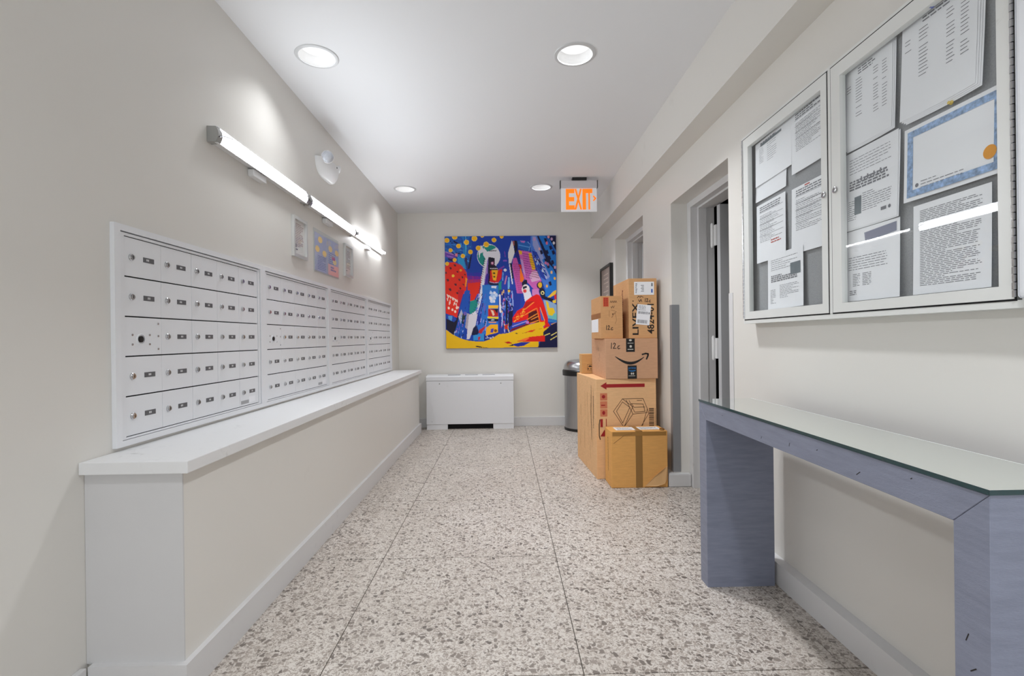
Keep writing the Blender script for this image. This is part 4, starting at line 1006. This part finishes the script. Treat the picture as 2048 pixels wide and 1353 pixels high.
def case_door(ya, yb, z0, z1, gy0, gy1, gz0, gz1, hinge_far, lock_y):
    root = make('case_door', ring(ya, yb, z0, z1, gy0, gy1, gz0, gz1, XF - .0015, XF + .02), CASEM, t)
    make('glass_pane', B().box(XG, XG + .004, gy0 - .004, gy1 + .004, gz0 - .004, gz1 + .004), clear_glass('case_glass', (253, 254, 254), 0.9, 1.5), root)
    make('lock', B().lathe((XF - .0015, lock_y, 1.68), [(.012, 0), (.012, .004), (.009, .006), (.006, .006), (.006, .003), (0, .003)], 24, axis=(-1, 0, 0)), CHROME, root, smooth=True)
    make('door_gap', ring(ya - .005, yb + .005, z0 - .005, z1 + .005, ya + .004, yb - .004, z0 + .004, z1 - .004, XF + .0008, XF + .0019), GAP, root)
    yh = yb + .003 if hinge_far else ya - .003
    hb = B(); z = z0 + .004; i = 0
    while z < z1 - .012:
        hb.cyl((XF - .003, yh, z), (0, 0, 1), .0048 if i % 2 else .0042, .0165, 10); z += .0185; i += 1
    h_ = make('hinge', hb, CHROME, root, smooth=True); h_['kind'] = 'stuff'
case_door(1.8115, 2.449, 1.229, 2.136, 1.845, 2.400, 1.266, 2.088, True, 1.829)
case_door(1.146, 1.7865, 1.229, 2.136, 1.181, 1.738, 1.262, 2.087, False, 1.766)

# papers: things of their own, pinned inside the case.  y runs away from the camera, so a sheet's left edge has the larger y
def sheet(name, label, ya, yb, z0, z1, seed, style, tilt=0.0, back=0, curl=.003, ox=0.0, cat='notice'):
    """ya > yb: far (left) and near (right) edges."""
    cyy, czz = (ya + yb) / 2, (z0 + z1) / 2
    root = thing(name, label, cat, (XP + ox, cyy, z0), 'papers pinned in the notice case')
    w, h = ya - yb, z1 - z0
    ct_, st = math.cos(tilt), math.sin(tilt)
    def mp(e):
        def f(s, t_):            # s from left edge, t_ from the bottom
            a, c_ = s - w / 2, t_ - h / 2
            a, c_ = a * ct_ - c_ * st, a * st + c_ * ct_
            bend = curl * (abs(s / w - .5) * 2) ** 2 * (1 - t_ / h) + curl * .5 * (1 - t_ / h) ** 2
            return (XP + ox - bend - e, cyy - a, czz + c_)
        return f
    def page(e, off=(0, 0), name_='page'):
        b = B(); n = 8; f = mp(e); g = mp(e + .0005)
        A = [[b.bm.verts.new(f(w * i / n + off[0], h * j / n + off[1])) for i in range(n + 1)] for j in range(n + 1)]
        for j in range(n):
            for i in range(n): b.bm.faces.new((A[j][i], A[j][i + 1], A[j + 1][i + 1], A[j + 1][i]))
        r = bmesh.ops.extrude_face_region(b.bm, geom=b.bm.faces[:])
        bmesh.ops.translate(b.bm, verts=[v for v in r['geom'] if isinstance(v, bmesh.types.BMVert)], vec=(.0004, 0, 0))
        return make(name_, b, PAPER, root, smooth=True)
    page(0)
    for k_ in range(back): page(-.0012 * (k_ + 1), (.006 * (k_ + 1), -.005 * (k_ + 1)), 'page_behind')
    rng = random.Random(seed)
    f = mp(.0006)
    P_ = []
    if style == 'table':
        P_ += writing(w * .3, w * .7, h * .93, h * .87, 3, .004, rng)
        for cx_, n_, ww in ((.05, 5, .10), (.25, 14, .14), (.62, 16, .11), (.80, 16, .11)):
            for i in range(n_):
                if rng.random() < .85: P_.append(rect(w * cx_, h * (.80 - i * .034), w * (cx_ + ww * rng.uniform(.7, 1)), h * (.80 - i * .034) + .0021))
    elif style == 'letter':
        P_ += writing(w * .1, w * .9, h * .93, h * .10, 44, .0017, rng)
    elif style == 'form':
        P_ += writing(w * .12, w * .88, h * .95, h * .88, 3, .005, rng)
        P_ += writing(w * .12, w * .9, h * .80, h * .35, 18, .0019, rng, fill=.5)
        for i in range(5): P_ += stroke([(w * .1, h * (.85 - i * .1)), (w * .92, h * (.85 - i * .1))], .0012)
    elif style == 'memo':
        P_ += writing(w * .1, w * .8, h * .62, h * .45, 6, .0019, rng)
        P_ += writing(w * .18, w * .32, h * .38, h * .22, 8, .0019, rng) + writing(w * .36, w * .52, h * .38, h * .22, 8, .0019, rng) + writing(w * .12, w * .25, h * .15, h * .1, 3, .003, rng)
    elif style == 'notice':
        P_ += writing(w * .1, w * .9, h * .90, h * .72, 6, .0019, rng)
        P_ += writing(w * .1, w * .85, h * .62, h * .52, 4, .006, rng)
        P_ += writing(w * .35, w * .9, h * .42, h * .2, 9, .0019, rng) + writing(w * .08, w * .24, h * .36, h * .12, 10, .0019, rng)
    elif style == 'blankend':
        P_ += writing(w * .15, w * .6, h * .94, h * .90, 2, .006, rng)
        P_ += writing(w * .12, w * .25, h * .82, h * .5, 10, .0019, rng) + writing(w * .35, w * .62, h * .82, h * .45, 9, .0019, rng)
    if P_: print_on('printed_text', P_, f, INK, root, 'stuff')
    return root, mp, w, h
DG = mat('print_slate', (112, 120, 126), .7); RP = mat('print_red', (190, 84, 74), .7)
s_, mp, w, h = sheet('notice_sheet', 'white list sheet at the top left of the left case door', 2.385, 2.085, 1.882, 2.095, 11, 'blankend', .03)
print_on('heading_band', [rect(w * .18, h * .86, w * .75, h * .91)], mp(.0008), DG, s_)
sheet('notice_sheet', 'plain white sheet peeking out below the top left list sheet', 2.39, 2.13, 1.805, 1.90, 12, 'none', .02, ox=.0025)
sheet('notice_sheet', 'white form at the top right of the left case door', 2.085, 1.83, 1.842, 2.105, 13, 'form', .03)
s_, mp, w, h = sheet('notice_sheet', 'white letter with red lines in the middle left of the left case door', 2.38, 2.135, 1.503, 1.785, 14, 'form', .02)
print_on('red_lines', writing(w * .5, w * .9, h * .33, h * .29, 2, .005, random.Random(1)), mp(.0008), RP, s_)
s_, mp, w, h = sheet('notice_sheet', 'white tabular sheet with small red mark beside the centre post', 2.09, 1.83, 1.497, 1.778, 15, 'form', .0)
print_on('red_mark', [rect(w * .35, h * .965, w * .48, h * .985)], mp(.0008), RP, s_)
s_, mp, w, h = sheet('notice_sheet', 'white sheet with dark square picture at the foot of the left case door', 2.277, 2.006, 1.268, 1.522, 16, 'notice', .02, ox=-.004)
print_on('dark_picture', [rect(w * .66, h * .56, w * .93, h * .76)], mp(.0009), DG, s_)
sheet('notice_sheet', 'sheaf of white figure tables at the top left of the right case door', 1.755, 1.537, 1.815, 2.105, 17, 'table', .0, 2, .005)
sheet('notice_sheet', 'thick sheaf of white figure tables at the top right of the right case door', 1.50, 1.256, 1.808, 2.12, 18, 'table', -.01, 3, .007)
s_, mp, w, h = sheet('notice_sheet', 'white notice with grey phone picture in the middle left of the right case door', 1.758, 1.518, 1.525, 1.80, 19, 'notice', .0, 1, .006)
print_on('phone_picture', [rect(w * .20, h * .17, w * .33, h * .40)], mp(.0008), DG, s_)
print_on('bold_marks', [rect(w * .70, h * .12, w * .80, h * .16), disc2(w * .86, h * .14, .006), *[rect(w * (.26 + i * .06), h * .58, w * (.285 + i * .06), h * (.62 + .02 * (i % 2))) for i in range(9)]], mp(.0008), INK, s_)
s_, mp, w, h = sheet('certificate', 'certificate with marbled blue border and gold seal', 1.495, 1.185, 1.553, 1.778, 20, 'none', -.01, ox=-.001, cat='certificate')
bw = .02; m_ = .012
BORD = mat('marbled_blue', (142, 168, 204), .6, noise=(70, .5))
print_on('blue_border', [rect(m_, m_, w - m_, m_ + bw), rect(m_, h - m_ - bw, w - m_, h - m_), rect(m_, m_ + bw, m_ + bw, h - m_ - bw), rect(w - m_ - bw, m_ + bw, w - m_, h - m_ - bw)], mp(.0008), BORD, s_)
print_on('gold_seal', [disc2(w - m_ - .03, .062, .018, n=28)], mp(.0012), mat('gold_seal', (226, 150, 24), .5), s_)
print_on('printed_text', writing(.06, .2, .052, .034, 3, .002, random.Random(8)) + [disc2(.047, .043, .006)], mp(.0008), INK, s_, 'stuff')
s_, mp, w, h = sheet('notice_sheet', 'white memo with slate heading band at the foot of the right case door', 1.766, 1.513, 1.266, 1.518, 21, 'memo', .0, ox=-.003)
print_on('heading_band', [[(w * .42, h * .80), (w * .95, h * .84), (w * .95, h * .96), (w * .40, h * .93)]], mp(.0008), mat('band_slate', (130, 132, 152), .6), s_)
sheet('notice_sheet', 'densely printed white letter under the blue-bordered certificate', 1.465, 1.226, 1.266, 1.536, 22, 'letter', .0, ox=-.001)
def pin(y, z, rgb, label, ox):
    b = B().lathe((XP + ox, y, z), [(0, 0), (.006, .001), (.006, .003), (.0035, .006), (.0045, .010), (.0, .011)], 16, axis=(-1, 0, 0))
    tag(make('push_pin', b, mat('pin_%d' % rgb[0], rgb, .3), smooth=True), label, 'push pin', 'push pins in the notice case')
pin(1.335, 1.792, (222, 190, 70), 'yellow push pin above the certificate', .0)
pin(1.377, 2.09, (96, 110, 180), 'blue push pin in the top right sheaf', -.012)
